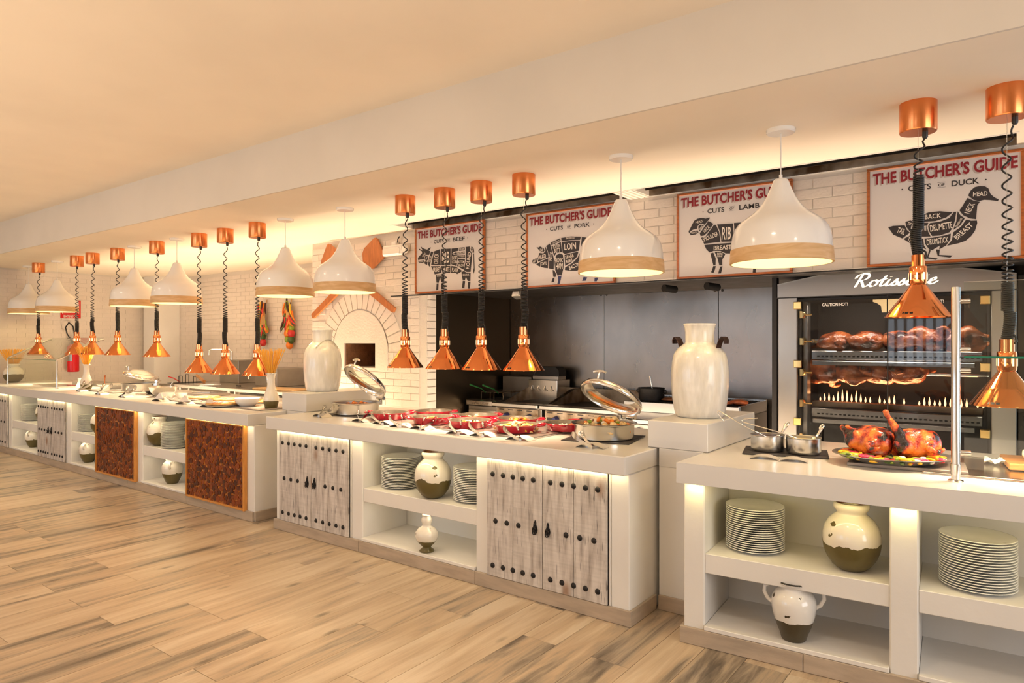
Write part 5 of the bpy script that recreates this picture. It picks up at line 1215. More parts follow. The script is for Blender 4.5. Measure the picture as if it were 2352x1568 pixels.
# sneeze guards
def sneeze_right():
    t = thing('sneeze_guard', 'glass sneeze guard on a steel post at the right edge of the right counter', 'sneeze guard', (-.225, 3.470, .9), R(4))
    MB().lathe([(.0001, 0), (.030, 0), (.030, .005), (.026, .008), (.0185, .010)], 28).build('flange', 'steel_bright', t)
    MB().tube([(0, 0, .004), (0, 0, .40), (0, .006, .50), (0, .065, .835)], .0175, 20).lathe([(.0001, .838), (.0175, .836)], 20, 0, T(0, .066, 0)).build('post', 'steel', t)
    MB().lathe([(.0195, .035), (.0195, .075), (.0180, .076)], 24).build('collar', 'steel_bright', t)
    for z, y in ((.125, 0), (.475, .006), (.565, .02), (.775, .055)):
        MB().tube([(.0, y + .0, z), (.052, y + .012, z)], .0105, 14).build('glass_clamp', 'steel_bright', t)
    MB().box(.030, .010, .055, 1.4, .016, .530).build('lower_pane', 'clear_glass', t)
    MB().add([(.03, .030, .555), (1.4, .030, .555), (1.4, .095, .86), (.03, .095, .86), (.03, .036, .555), (1.4, .036, .555), (1.4, .101, .86), (.03, .101, .86)], [(0, 1, 2, 3), (7, 6, 5, 4), (3, 2, 6, 7), (0, 4, 5, 1), (0, 3, 7, 4)]).build('upper_pane', 'clear_glass', t)
    MB().box(.030, .03, .530, 1.4, .33, .537).build('glass_shelf', 'clear_glass', t)
    MB().box(.030, .0285, .5295, 1.4, .0300, .5375).build('shelf_edge', 'glass_edge', t)
    MB().box(.030, .0945, .859, 1.4, .1015, .8615).build('pane_edge', 'steel_bright', t)
    # second post outside the frame
    t2 = MB().tube([(1.38, 0, .004), (1.38, 0, .40), (1.38, .006, .50), (1.38, .065, .835)], .0175, 16).build('post', 'steel', t)
sneeze_right()
t = thing('sneeze_guard', 'small glass sneeze guard with sloping top on the far left counter', 'sneeze guard', (-11.56, 3.43, .9005))
W_ = 1.77
for x in (0, W_):
    MB().tube([(x, 0, 0), (x, 0, .36), (x, .02, .375), (x, .55, .64)], .011, 10).lathe([(.022, 0), (.022, .004), (.012, .006)], 14, 0, T(x, 0, 0)).build('post', 'steel', t)
    MB().tube([(x, .50, .62), (x, .545, .625)], .014, 10).build('glass_clamp', 'steel_bright', t)
MB().box(.01, -.003, .035, W_ - .01, .003, .36).build('front_pane', 'clear_glass', t)
MB().add([(.01, .005, .372), (W_ - .01, .005, .372), (W_ - .01, .55, .645), (.01, .55, .645), (.01, .003, .378), (W_ - .01, .003, .378), (W_ - .01, .548, .651), (.01, .548, .651)], [(0, 3, 2, 1), (4, 5, 6, 7), (0, 1, 5, 4), (2, 3, 7, 6)]).build('top_pane', 'clear_glass', t)
MB().box(.01, -.0035, .358, W_ - .01, .0045, .364).build('pane_edge', 'glass_edge', t)
tag(MB().cbox(-.40, -.14, 0, .40, .14, .012, .003).build('glass_tray', 'steel_bright', None, loc=(-10.45, 3.66, .9005), rot=(0, 0, R(3))), 'flat blue grey tray behind the left sneeze guard glass', 'tray')
tag(MB().cbox(-.75, -.16, 0, .75, .16, .035, .003).build('warming_tray', 'steel_dull', None, loc=(-9.9, 4.08, .9005)), 'long low steel warming tray at the back behind the sneeze guard', 'tray')

# pasta vases
def spaghetti(label, loc, h, spread, n, seed, r0=.022):
    r = random.Random(seed); m = MB()
    for k in range(n):
        a = r.uniform(0, 2 * math.pi); q = math.sqrt(r.random()); l = h * r.uniform(.90, 1.02)
        x0, y0 = r0 * q * math.cos(a), r0 * q * math.sin(a); x1, y1 = spread * q * math.cos(a), spread * q * math.sin(a)
        m.tube([(x0 * .4, y0 * .4, -.10), (x0, y0, 0), (x1, y1, l)], .0021, 4)
    tag(m.build('spaghetti', 'spaghetti', None, loc=loc), label, 'pasta', 'bundles of dry spaghetti', 'stuff')
def bottle_vase(label, loc, k=1.0):
    t = thing('bottle_vase', label, 'vase', loc, .5, 'white bottle vases with dry spaghetti')
    MB().lathe([(.0001, 0), (.046, 0), (.052, .004), (.062, .045), (.068, .080), (.066, .105), (.052, .145), (.038, .185), (.0315, .225), (.031, .275), (.036, .300), (.043, .313), (.041, .318), (.034, .308), (.027, .28), (.027, .2), (.0001, .12)], 40, 0, SCL(k, k, k), sharp=80).build('body', 'glaze_bottle', t)
    m = MB()
    for i in range(10): m.ball((.041 * math.cos(.628 * i), .041 * math.sin(.628 * i), .313), .0065, 8, 6)
    m.build('scalloped_lip', 'chalk_white', t)
bottle_vase('white bottle vase of dry spaghetti at the right end of the left counter', (-5.365, 3.565, .9005))
spaghetti('dry spaghetti fan in the right bottle vase', (-5.365, 3.565, .9005 + .30), .235, .125, 110, 1)
bottle_vase('white bottle vase of dry spaghetti in front of the fire extinguisher', (-9.26, 3.565, .9005), 1.0)
spaghetti('dry spaghetti fan in the middle bottle vase', (-9.26, 3.565, .9005 + .30), .235, .125, 90, 2)
t = thing('pasta_vase', 'round cream and olive vase of spaghetti at the far left end of the worktop', 'vase', (-11.88, 3.60, .9005), .4)
MB().lathe([(q * 1.03, z * .86) for q, z in PR], 40, sharp=80).build('body', 'glaze_pasta', t)
spaghetti('dry spaghetti fan in the far left round vase', (-11.88, 3.60, 1.15), .24, .19, 130, 3, .045)

# far left counter: pans, bowls, boards, napkin rests
t = thing('serving_pan', 'shallow steel serving pan beside the far chafing dish', 'pan', (-9.30, 3.93, .9005))
MB().lathe([(.0001, 0), (.15, 0), (.19, .035), (.22, .055), (.222, .058), (.215, .057), (.185, .038), (.0001, .012)], 40).build('body', 'steel_bright', t)
t = chafing('round chafing dish with domed steel lid on the left counter', (-8.60, 3.89, .9005), 38, False, 14)
tag(MB().cbox(-.45, -.10, 0, .35, .10, .014, .003).build('serving_tray', 'steel_dull', None, loc=(-8.72, 3.60, .9005)), 'narrow steel tray in front of the domed chafing dish', 'tray')
t = thing('mixing_bowl', 'large steel mixing bowl in the middle of the left counter', 'bowl', (-7.48, 3.64, .9005))
MB().lathe([(.0001, 0), (.055, 0), (.095, .022), (.130, .062), (.146, .105), (.149, .108), (.145, .109), (.126, .064), (.09, .025), (.0001, .006)], 44, sharp=60).build('body', 'steel_bright', t)
tag(MB().tube([(0, 0, .03), (.05, .03, .10), (.085, .055, .16)], .006, 8).ball((0, 0, .03), (.03, .025, .012), 10, 6).build('serving_spoon', 'steel_bright', None, loc=(-7.50, 3.66, .9005)), 'steel spoon standing in the large mixing bowl', 'spoon')
t = thing('dark_bowl', 'dark steel dish left of the large mixing bowl', 'bowl', (-7.86, 3.72, .913))
MB().lathe([(.0001, 0), (.06, 0), (.11, .03), (.125, .042), (.12, .044), (.0001, .012)], 32).build('body', 'steel_dull', t)
tag(MB().cbox(-.20, -.12, 0, .20, .12, .012, .003).build('serving_tray', 'steel', None, loc=(-7.80, 3.70, .9005)), 'square steel tray under the dark dish', 'tray')
def white_bowl(label, loc, r, h, rot=0):
    t = thing('white_bowl', label, 'bowl', loc, rot, 'small white porcelain bowls')
    MB().lathe([(.0001, 0), (r * .45, 0), (r * .55, .003), (r * .88, h * .55), (r, h), (r * .96, h + .001), (r * .84, h * .6), (.0001, .008)], 32, sharp=60).build('body', 'porcelain', t)
white_bowl('small white bowl right in front of the steel mixing bowl, left one', (-7.10, 3.50, .9005), .062, .072)
white_bowl('small white bowl right of the steel mixing bowl, right one', (-7.07, 3.63, .9005), .062, .06)
white_bowl('wide white bowl beside the pizzas, left of the bottle vase', (-5.68, 3.525, .906), .115, .075)
tag(MB().lathe([(.0001, 0), (.05, 0), (.055, .01), (.035, .06), (.022, .10), (.028, .125), (.024, .125), (.0001, .1)], 24).build('pitcher', 'porcelain', None, loc=(-9.70, 3.66, .9005)), 'small white pitcher left of the middle bottle vase', 'pitcher')
tag(MB().lathe([(.0001, 0), (.045, 0), (.055, .06), (.052, .06), (.0001, .01)], 20).build('cup', 'porcelain', None, loc=(-9.02, 3.68, .9005)), 'white cup right of the middle bottle vase', 'cup')
tag(MB().tube([(0, 0, .01), (-.03, .01, .10), (-.05, .02, .17)], [.006, .005, .010], 8).build('cup_spoon', 'frame_wood', None, loc=(-9.02, 3.68, .9105)), 'wooden spoon standing in the white cup', 'spoon')
for k, (x, y) in enumerate(((-7.33, 4.02), (-7.25, 4.07))):
    t = thing('carving_knife', 'carving knife lying behind the mixing bowl, %s one' % ('near', 'far')[k], 'knife', (x, y, .928), R(30), 'carving knives behind the mixing bowl')
    MB().box(-.02, -.012, 0, .17, .012, .003).build('blade', 'steel_bright', t); MB().cbox(-.14, -.012, -.008, -.02, .012, .010, .003).build('handle', 'steel', t)
tag(MB().cbox(-.30, -.13, 0, .30, .13, .026, .003).build('grey_board', 'grey_tray', None, loc=(-7.35, 4.02, .9005), rot=(0, 0, R(6))), 'grey serving board behind the mixing bowl', 'board')
# pizzas on a steel tray
tag(MB().cbox(-.84, -.24, 0, .84, .24, .010, .003).build('pizza_tray', 'grey_tray', None, loc=(-6.10, 3.64, .9005), rot=(0, 0, R(-1.5))), 'long steel tray under the four pizzas', 'tray')
pz = None
def pizza(loc, seed, lb, red):
    r = random.Random(seed)
    t = thing('pizza', lb, 'pizza', loc, r.uniform(0, 6), 'pizzas on the left counter')
    MB().lathe([(.0001, .004), (.13, .004), (.158, .009), (.160, .011), (.0001, .012)], 40).build('pizza_plate', 'grey_tray' if False else 'porcelain', t)
    MB().lathe([(.0001, .013), (.140, .013), (.150, .020), (.148, .030), (.138, .032), (.128, .026), (.0001, .024)], 40, sharp=80).build('crust', 'crust', t)
    MB().lathe([(.130, .0262), (.08, .0285), (.0001, .029)], 36).build('cheese', 'cheese', t)
    for k in range(11 if red else 5):
        a = r.uniform(0, 6.28); q = .11 * math.sqrt(r.random())
        MB().lathe([(.018, .0), (.0175, .003), (.0001, .0035)], 12).build('topping', 'pepperoni' if red or k % 2 else 'food_green', t, loc=(q * math.cos(a), q * math.sin(a), .0285))
for k, (x, y, lb) in enumerate(((-6.66, 3.66, 'cheese pizza, leftmost of the four on the left counter'), (-6.26, 3.69, 'cheese pizza, second from the left of the four'), (-5.885, 3.74, 'pizza with red toppings, third from the left'), (-5.90, 3.40 + .02, 'pizza with red toppings behind the wide white bowl'))):
    pizza((x, y, .9075), k + 30, lb, k > 1)
# napkins, rests and servers along the front of the left counter
nv = [(-9.05, 3.44, 'in front of the middle bottle vase'), (-8.36, 3.38, 'in front of the domed chafing dish'), (-7.72, 3.36, 'left of the mixing bowl'), (-6.96, 3.36, 'in front of the two small white bowls'), (-6.44, 3.345, 'in front of the leftmost pizza'), (-5.98, 3.335, 'left of the wide white bowl')]
def wedge_mesh():
    m = MB(); m.add([(-.05, -.03, .0), (.05, -.03, .0), (0, -.01, .062), (-.045, .035, 0), (.045, .035, 0)], [(0, 1, 2), (3, 2, 4), (0, 2, 3), (1, 4, 2)]); return m.mesh('blade', 'rest_metal')
wedge_me = wedge_mesh()
for k, (x, y, w_) in enumerate(nv):
    o = put('spoon_rest', rest_me, None, loc=(x, y, .9015), rot=(0, 0, R(-6 + 4 * k)))
    tag(o, 'arched steel rest on the left counter ' + w_, 'tong rest', 'arched rests on the left counter')
    if k < 3:
        t = thing('tongs', 'steel tongs on the left counter ' + w_, 'tongs', (x + .05, y - .06, .9015), R(35), 'tongs on the left counter')
        for sg in (-1, 1): put('arm', tong_arm[sg], t, rot=(R(7), 0, R(-sg * 2)))
        put('bridge', bridge_me, t)
    else:
        t = thing('pizza_server', 'triangular steel pie server standing ' + w_, 'server', (x, y, .924), R(10 * k), 'triangular steel servers')
        put('blade', wedge_me, t)
        MB().tube([(.04, -.005, .02), (.10, -.02, .016), (.17, -.035, .002)], [.005, .006, .007], 8).build('handle', 'steel_bright', t)

# ------------------------------------------------------------------ rotisserie oven
YR = 5.30
t = thing('rotisserie_oven', 'tall stainless rotisserie oven with glass doors and a lit script sign', 'oven', (-1.468, YR, 0))
def rx(x): return x + 1.468
WR = 1.444
b = MB(); b.cbox(0, 0, 0, .135, .70, 1.826, .004); b.build('side_column', 'steel_mid', t)
b = MB(); b.cbox(WR - .130, 0, 0, WR, .70, 1.826, .004); b.build('side_column', 'steel_mid', t)
arc = [(0, 1.828), (WR, 1.828)] + [(WR * (1 - k / 24), 1.925 + .088 * math.sin(math.pi * k / 24)) for k in range(25)]
MB().prism(arc, -.70, .012, 0, Matrix(((1, 0, 0, 0), (0, 0, -1, 0), (0, 1, 0, 0), (0, 0, 0, 1)))).build('arched_canopy', 'steel_mid', t)
tr = MB()
for k in range(24):
    (xa, za), (xb, zb_) = arc[2 + k], arc[3 + k]
    tr.add([(xa, -.016, za - .004), (xb, -.016, zb_ - .004), (xb, -.016, zb_ + .004), (xa, -.016, za + .004), (xa, .02, za + .004), (xb, .02, zb_ + .004)], [(0, 1, 2, 3), (3, 2, 5, 4)])
tr.build('canopy_trim', 'steel_dull', t)
MB().box(-.005, -.02, 1.822, WR + .005, .0, 1.829).build('canopy_ledge', 'black_metal', t)
MB().box(.135, .62, .2, WR - .13, .69, 1.82).box(.135, .04, .2, WR - .13, .62, .66).box(.135, .04, 1.80, WR - .13, .62, 1.82).box(.135, .04, .66, .145, .62, 1.80).box(WR - .14, .04, .66, WR - .13, .62, 1.80).build('cavity', 'dark_void', t)
GLY = {'R': (1.62, [[(.12, 0), (.22, .9), (.36, 1.95)], [(-.25, 1.45), (-.15, 1.85), (.3, 2.15), (.9, 2.1), (1.2, 1.75), (1.05, 1.3), (.7, 1.08), (.35, 1.02)], [(.5, 1.02), (.78, .5), (1.02, .05), (1.3, .02), (1.55, .35)]]),
       'o': (1.0, [[(.42, 1.0), (.12, .85), (.0, .45), (.15, .05), (.45, 0), (.72, .25), (.75, .7), (.45, 1.0), (.75, .85), (1.05, .8)]]),
       't': (.78, [[(.42, 1.65), (.25, .7), (.22, .15), (.42, 0), (.65, .15), (.82, .45)], [(-.02, 1.05), (.35, 1.08), (.68, 1.12)]]),
       'i': (.66, [[(.18, 1.0), (.06, .4), (.12, .05), (.32, .02), (.52, .2), (.66, .45)], [(.20, 1.42), (.26, 1.46)]]),
       's': (.74, [[(-.08, .3), (.2, .75), (.34, 1.05), (.30, .8), (.48, .45), (.40, .08), (.15, 0), (.0, .15)], [(.42, .1), (.6, .22), (.74, .45)]]),
       'e': (.78, [[(.02, .42), (.35, .52), (.52, .78), (.38, 1.0), (.14, .85), (.03, .45), (.14, .08), (.40, 0), (.64, .18), (.80, .45)]]),
       'r': (.86, [[(-.02, .4), (.16, .85), (.20, 1.12), (.30, .92), (.54, .95), (.50, .5), (.50, .1), (.68, .05), (.88, .42)]])}
def smooth_path(P, n=6):
    out = []
    for i in range(len(P) - 1):
        a, b, c, d = P[max(i - 1, 0)], P[i], P[i + 1], P[min(i + 2, len(P) - 1)]
        for k in range(n):
            q = k / n
            out.append(tuple(.5 * ((2 * b[m]) + (c[m] - a[m]) * q + (2 * a[m] - 5 * b[m] + 4 * c[m] - d[m]) * q * q + (3 * b[m] - a[m] - 3 * c[m] + d[m]) * q ** 3) for m in (0, 1)))
    out.append(P[-1]); return out
cx, sc_, sz_ = 0.0, .0560, .0420
for ch in 'Rotisserie':
    adv, strokes = GLY[ch]
    m = MB()
    for st in strokes:
        q = smooth_path(st); vs = []
        for x, y in q:
            X = (cx + x + .32 * y) * sc_; Z = y * sz_
            vs += [(X - .0080, 0, Z - .0036), (X + .0080, 0, Z + .0036)]
        m.add(vs, [(2 * k, 2 * k + 2, 2 * k + 3, 2 * k + 1) for k in range(len(q) - 1)])
        m.add([(x, -.0004, z + (.0030 if k % 2 == 0 else -.0030)) for k, (x, y_, z) in enumerate(vs)], [(2 * k, 2 * k + 2, 2 * k + 3, 2 * k + 1) for k in range(len(q) - 1)])
    m.build('sign_letter', 'sign_glow', t, loc=(rx(-.955) + .01, -.0150, 1.884))
    cx += adv * 1.02
for x0, x1, nm in ((.150, rx(-.735) - .004, 'left'), (rx(-.735) + .004, WR - .150, 'right')):
    d = MB().box(x0, -.022, .70, x1, -.014, 1.800).build('glass_door', 'door_glass', t, label='%s glass door' % nm)
    vs, fs = text_mb('CAUTION HOT!', .17, .022, 0, .02)
    MB().add([(v[0] + (x0 + x1) / 2 - .04, 0, v[2] + 1.765) for v in vs], fs).build('warning', 'print_cream', d, loc=(0, -.0235, 0))
    ix = x0 + .004 if nm == 'left' else x1 - .004
    for z in (1.765, 1.335, .91):
        MB().cbox(ix - .034, -.042, z - .028, ix + .020, -.012, z + .028, .004).build('hinge', 'brass', d)
    s = -1 if nm == 'left' else 1
    e = x1 if nm == 'left' else x0
    MB().prism([(e, 1.79), (e + s * .085, 1.79), (e + s * .085, 1.775), (e + s * .06, 1.765), (e + s * .035, 1.745), (e + s * .03, 1.70), (e, 1.70)], -.03, -.024, 0, Matrix(((1, 0, 0, 0), (0, 1, 0, 0), (0, 0, 1, 0), (0, 0, 0, 1))) @ Matrix(((1, 0, 0, 0), (0, 0, 1, 0), (0, 1, 0, 0), (0, 0, 0, 1)))).build('clamp_plate', 'gold_steel', d)
MB().box(rx(-.735) - .004, -.020, .68, rx(-.735) + .004, -.012, 1.82).build('door_seal', 'black_metal', t)
# spits, racks, burners
for z, n0 in ((1.50, 4), (1.27, 3)):
    MB().tube([(.15, .26, z), (WR - .15, .26, z)], .012, 10).box(.19, .20, z - .012, .42, .32, z + .018).build('spit', 'steel_bright', t)
for z in (1.335, .905):
    k = MB(); k.cbox(.20, .16, z + .030, WR - .18, .22, z + .095, .003); k.cbox(.22, .10, z - .010, WR - .22, .22, z + .022, .003)
    k.build('burner_rail', 'steel', t)
    k = MB()
    for i in range(34): k.box(.24 + .03 * i, .1585, z + .050, .258 + .03 * i, .160, z + .060)
    k.build('rail_slots', 'black_metal', t, kind='stuff')
MB().cbox(.19, .22, 1.005, WR - .18, .30, 1.05, .004).build('flame_trough', 'steel_grease', t)
MB().cbox(.155, .10, .70, .185, .20, 1.80, .003).build('gear_plate', 'steel_dull', t)
for z in (1.70, 1.50, 1.27, 1.04, .79):
    MB().lathe([(.0001, 0), (.026, 0), (.030, .008), (.030, .024), (.026, .03), (.026, .045), (.0001, .045)], 18, 0, T(.15, .085, z) @ RX(90)).tube([(.155, .07, z), (.225, .07, z)], .007, 8).build('drive_knob', 'brass', t)
for i in range(34):
    h = (.03 + .035 * abs(math.sin(i * .9))) + (.03 if 3 < i < 9 else 0)
    if i in (12, 17, 19, 20, 31): continue
    MB().lathe([(.0001, 0), (.006, .008), (.007, .35 * h), (.0035, .7 * h), (.0001, h)], 8).build('flame', 'flame', t, loc=(.24 + .031 * i, .26, 1.05))
light('burner_glow', 'AREA', (-.745, YR + .30, 1.10), 10, (1, .45, .18), (R(180), 0, 0), shape='RECTANGLE', size=1.0, size_y=.08)
light('oven_lamp', 'AREA', (-.745, YR + .12, 1.78), 9, (1, .85, .7), (R(20), 0, 0), shape='RECTANGLE', size=1.0, size_y=.06)
spit_me = remeshed(chicken_body(False, 3), 'spit_chicken', .009, 'spit_chicken')
spit_me.transform(T(0, 0, -.058))
rr = random.Random(12)
for row, (z, xs) in enumerate(((1.50, (.36, .56, .78, .96, 1.13)), (1.27, (.28, .44, .62, .80)))):
    for i, x in enumerate(xs):
        o = put('spit_chicken', spit_me, None, loc=(-1.468 + x, YR + .26, z), rot=(rr.uniform(0, 6.28), R(rr.uniform(-14, 14)), R(rr.choice((0, 180)) + rr.uniform(-20, 20))))
        o.scale = (1.2, 1.3, 1.3)
        tag(o, 'whole chicken on the %s spit, %s from the left' % (('upper', 'lower')[row], ('first', 'second', 'third', 'fourth', 'fifth')[i]), 'chicken', 'chickens on the rotisserie spits')

# ------------------------------------------------------------------ cooking line between the alcove wall and the rotisserie
def appliance_body(t, w, d, h, mat='steel_dull'):
    MB().cbox(0, .02, .08, w, d, h, .004).build('cabinet', mat, t)
    for x in (.04, w - .04): MB().lathe([(.02, 0), (.02, .08)], 12, 0, T(x, .08, 0)).build('leg', 'steel', t)
# fryer
t = thing('deep_fryer', 'stainless deep fryer with two hanging baskets at the left of the cooking line', 'fryer', (-4.60, 5.36, 0))
appliance_body(t, .39, .72, .885)
MB().cbox(-.005, -.02, .84, .395, .10, .905, .012).build('front_nose', 'steel', t)
MB().box(.02, .0, .12, .37, .02, .80).build('door', 'steel', t)
vs, fs = text_mb('Frymaster', .22, .032, .2, .02)
MB().add([(v[0] + .195, 0, v[2] + .872) for v in vs], fs).build('embossed_name', 'steel_grease', t, loc=(0, -.0212, 0))
MB().cbox(.0, .60, .885, .39, .72, 1.12, .004).build('splash_back', 'steel_dull', t)
MB().box(.03, .11, .886, .36, .60, .892).build('oil_well', 'dark_void', t)
for x in (.10, .27):
    bk = MB()
    for k in range(6):
        bk.tube([(x - .06, .18 + .07 * k, .885), (x + .06, .18 + .07 * k, .885)], .003, 4); 
    for k in range(5): bk.tube([(x - .06 + .03 * k, .18, .885), (x - .06 + .03 * k, .55, .885)], .003, 4)
    for dx in (-.06, .06): bk.tube([(x + dx, .18, .90), (x + dx, .18, .97), (x + dx, .55, .97), (x + dx, .55, .90)], .004, 5)
    bk.tube([(x - .06, .18, .97), (x + .06, .18, .97)], .004, 5)
    bk = bk.build('fry_basket', 'steel_grease', t)
    MB().tube([(x, .18, .96), (x - .01, .12, 1.01), (x - .02, -.05, 1.06)], [.005, .006, .009], 8).build('basket_handle', 'green_rubber', bk)
t = thing('back_fryer', 'steel flue box with a dark funnel behind the fryer baskets', 'flue', (-4.17, 5.85, 0))
MB().cbox(0, 0, .5, .36, .25, 1.10, .004).build('flue_box', 'steel', t)
MB().cbox(.02, .05, 1.10, .34, .2, 1.14, .003).build('flue_cap', 'steel_dull', t)
MB().prism([(.03, 1.14), (.06, 1.20), (.03, 1.235), (.30, 1.235), (.34, 1.20), (.345, 1.14)], -.2, -.06, 0, Matrix(((1, 0, 0, 0), (0, 0, -1, 0), (0, 1, 0, 0), (0, 0, 0, 1)))).build('dark_funnel', 'black_metal', t)
for k in range(4): MB().tube([(.05 + .08 * k, -.005, 1.04), (.05 + .08 * k, -.02, 1.0), (.07 + .08 * k, -.02, .99)], .006, 6).build('basket_hook', 'steel_bright', t)
def griddle(label, x, w, seed):
    t = thing('griddle', label, 'griddle', (x, 5.30, 0), 0, 'flat top griddles')
    appliance_body(t, w, .75, .86)
    MB().cbox(-.01, -.07, .862, w + .01, .06, .905, .008).build('front_rail', 'steel', t)
    MB().box(.01, .06, .862, w - .01, .72, .885).build('cooking_plate', 'cast_iron', t)
    g = MB(); g.add([(0, .06, .88), (0, .74, .88), (0, .74, 1.02), (0, .55, 1.02), (.006, .06, .88), (.006, .74, .88), (.006, .74, 1.02), (.006, .55, 1.02)], [(0, 1, 2, 3), (7, 6, 5, 4), (3, 2, 6, 7), (0, 3, 7, 4)])
    g.add([(w - .006, .06, .88), (w - .006, .74, .88), (w - .006, .74, 1.02), (w - .006, .55, 1.02), (w, .06, .88), (w, .74, .88), (w, .74, 1.02), (w, .55, 1.02)], [(0, 1, 2, 3), (7, 6, 5, 4), (3, 2, 6, 7), (0, 3, 7, 4)])
    g.box(0, .73, .88, w, .745, 1.02); g.build('splash_guard', 'steel_grease', t)
    MB().cbox(0.02, -.015, .60, w - .02, .02, .85, .003).build('control_panel', 'steel_grease', t)
    n = max(2, int(w / .24))
    for k in range(n):
        xx = w * (k + .5) / n
        MB().cbox(xx - .09, -.018, .76, xx + .02, -.014, .79, .002).build('control_slot', 'black_metal', t)
        MB().lathe([(.0001, .045), (.022, .044), (.028, .034), (.028, .012), (.034, .0)], 18, 0, T(xx + .015, -.016, .775) @ RX(90)).build('knob', 'blue_knob', t)
    for k in range(int(w / .11)): MB().box(.05 + .11 * k, -.0165, .83, .11 + .11 * k, -.0150, .838).build('vent_slot', 'black_metal', t)
griddle('left griddle with raised splash guard behind the red pans', -4.17, .53, 1)
griddle('right griddle with raised splash guard, left of the chargrill', -3.60, .80, 2)
t = thing('chargrill', 'stainless chargrill with ribbed grate behind the right chafing dish', 'grill', (-2.76, 5.30, 0))
appliance_body(t, 1.0, .72, .90)
MB().cbox(-.01, -.07, .80, 1.0, .05, .845, .008).build('front_rail', 'steel', t)
MB().cbox(.0, .0, .90, 1.0, .02, .985, .003).cbox(0, .70, .90, 1.0, .72, 1.0, .003).cbox(.98, .02, .9, 1.0, .70, .99, .003).build('grill_frame', 'steel', t)
gr = MB()
for k in range(38): gr.box(.03 + .025 * k, .03, .965, .040 + .025 * k, .69, .985)
gr.build('grate_bars', 'cast_iron', t, kind='stuff')
for k in range(4): MB().lathe([(.0001, .045), (.022, .044), (.030, .034), (.030, .012), (.036, .0)], 18, 0, T(.14 + .24 * k, .0, .73) @ RX(90)).build('knob', 'blue_knob', t)
MB().cbox(.02, -.0, .62, .98, .02, .79, .003).build('control_panel', 'steel_dull', t)
rr = random.Random(8)
for k, (x, y, z, m_, lb) in enumerate([(-2.42, 5.50, .998, 'food_brown', 'dark grilled burger patty at the back of the chargrill, left'), (-2.30, 5.62, 1.02, 'food_brown', 'thick charred patty stacked on the chargrill'), (-2.17, 5.45, .998, 'food_sausage', 'reddish grilled steak at the front of the chargrill'),
                          (-2.08, 5.60, 1.00, 'food_brown', 'dark grilled steak left of the right milk can'), (-1.93, 5.42, 1.00, 'food_sausage', 'grilled steak half hidden by the right milk can'), (-1.83, 5.50, 1.005, 'food_sausage', 'grilled steak right of the right milk can')]):
    tag(MB().ball((0, 0, 0), (.075, .06, .018 + .006 * (k % 2)), 14, 8, 0, None, .10, rr).build('grilled_meat', m_, None, loc=(x, y, z + .004)), lb, 'meat', 'meat on the chargrill')
t = thing('black_pot', 'black sauce pot with a brush standing on the chargrill', 'pot', (-2.62, 5.55, .986))
MB().lathe([(.0001, 0), (.11, 0), (.115, .10), (.12, .105), (.11, .10), (.108, .01), (.0001, .006)], 28).build('body', 'cast_iron', t)
for s in (0, 180):
    m = MB(); loop_handle(m, .112, .06, .09, .03, s, .006); m.build('handle', 'black_metal', t)
tag(MB().tube([(0, 0, .02), (-.03, .0, .16), (-.035, 0, .20)], [.006, .007, .010], 8).build('basting_brush', 'steel_bright', None, loc=(-2.60, 5.55, .995)), 'basting brush leaning in the black sauce pot', 'brush')
# kitchen wall gap right of the rotisserie
t = thing('wall_cabinet', 'dark steel cabinet at the right edge beside the rotisserie', 'cabinet', (.03, 5.35, 0))
MB().cbox(0, 0, 0, .6, .7, 1.93, .004).build('cabinet_body', 'black_metal', t)
MB().cbox(.02, -.02, .1, .58, 0, 1.2, .003).build('cabinet_door', 'steel_dull', t)

# ------------------------------------------------------------------ equipment in front of the back wall, left
t = thing('pasta_cooker', 'low steel pasta cooker with wire basket handles by the back wall', 'cooker', (-10.60, 5.10, 0))
appliance_body(t, .85, .68, .84)
MB().cbox(-.01, -.02, .83, .86, .68, .86, .004).build('top', 'steel', t)
MB().box(.08, .08, .858, .75, .60, .864).build('well', 'dark_void', t)
MB().cbox(.24, -.012, .70, .34, .021, .78, .003).build('control_display', 'black_metal', t)
MB().box(.26, -.014, .73, .31, -.011, .755).build('display_light', 'led_green', t)
MB().box(.02, -.004, .12, .41, .02, .82).build('door', 'steel', t); MB().box(.43, -.004, .12, .83, .02, .82).build('door', 'steel', t)
for k, x in enumerate((.25, .45, .68)): MB().tube([(x - .05, .2, .86), (x - .05, .2, .97 + .03 * (k == 1)), (x + .05, .2, .97 + .03 * (k == 1)), (x + .05, .2, .86)], .006, 6).build('basket_handle', 'black_metal', t)
MB().tube([(.05, .3, .865), (-.02, .22, .93), (-.08, .18, .95)], .008, 8).build('red_handle', 'food_red', t)
t = thing('work_table', 'long steel work table along the back wall behind the pizzas', 'table', (-9.55, 4.80, 0))
MB().cbox(0, 0, .86, 2.60, .98, .90, .004).build('table_top', 'steel', t)
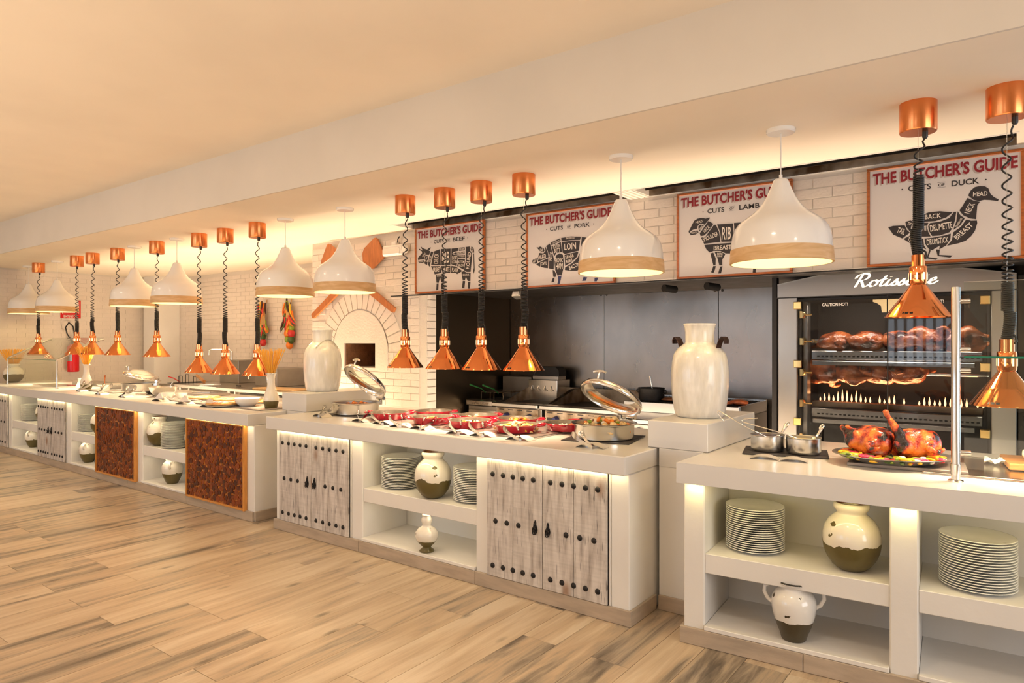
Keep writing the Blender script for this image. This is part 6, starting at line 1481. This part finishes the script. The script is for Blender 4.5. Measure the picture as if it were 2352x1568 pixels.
for x in (.05, 1.3, 2.55):
    for y in (.06, .9): MB().tube([(x, y, .0), (x, y, .86)], .022, 10).build('leg', 'steel_dull', t)
MB().cbox(.05, .05, .30, 2.55, .93, .33, .003).build('under_shelf', 'steel_dull', t)
t = thing('under_counter_fridge', 'dark under counter refrigerator below the steel work table', 'refrigerator', (-8.1, 4.92, .335))
MB().cbox(0, 0, 0, .95, .7, .50, .004).build('body', 'black_metal', t)
MB().cbox(.02, -.02, .36, .93, 0, .48, .003).build('control_strip', 'steel', t)
t = thing('sink_unit', 'dark steel splash box with a bent tap at the left of the work table', 'sink', (-9.50, 5.45, .9005))
MB().cbox(0, 0, 0, .50, .40, .33, .004).build('splash_box', 'steel_dull', t)
MB().tube([(.25, .05, .33), (.25, .05, .45), (.22, .02, .49), (.0, -.12, .49), (-.04, -.14, .47), (-.04, -.14, .40)], .012, 8).build('tap', 'steel_bright', t)
t = thing('hand_basin', 'dark steel hand basin box with a curved tap left of the milk can', 'sink', (-8.35, 5.30, .9005))
MB().cbox(0, 0, 0, .50, .50, .24, .006).build('basin_box', 'steel_dull', t)
MB().tube([(.36, -.04, .04), (.36, -.05, .14), (.30, -.10, .18), (.16, -.14, .18), (.10, -.15, .15), (.09, -.15, .10)], .012, 8).build('tap', 'steel_bright', t)
t = thing('rolling_peel', 'wooden handled pizza peel lying on the steel work table', 'peel', (-9.40, 5.05, .925), R(-18))
MB().tube([(0, 0, .09), (.5, 0, .03)], .022, 10).build('handle', 'board_wood', t); MB().cbox(.5, -.13, .0, .9, .13, .012, .003).build('blade', 'steel', t)
tag(MB().cbox(0, 0, 0, .75, .26, .022, .006).build('pale_board', 'pale_wood', None, loc=(-7.72, 4.86, .9005), rot=(0, 0, R(5))), 'pale wooden board on the work table left of the milk can', 'board')
t = thing('kitchen_knife', 'dark handled knife on the steel work table', 'knife', (-8.25, 5.02, .905), R(-14))
MB().box(0, -.015, 0, .25, .015, .003).build('blade', 'steel_bright', t); MB().cbox(-.14, -.012, -.001, 0, .012, .018, .004).build('handle', 'black_metal', t)
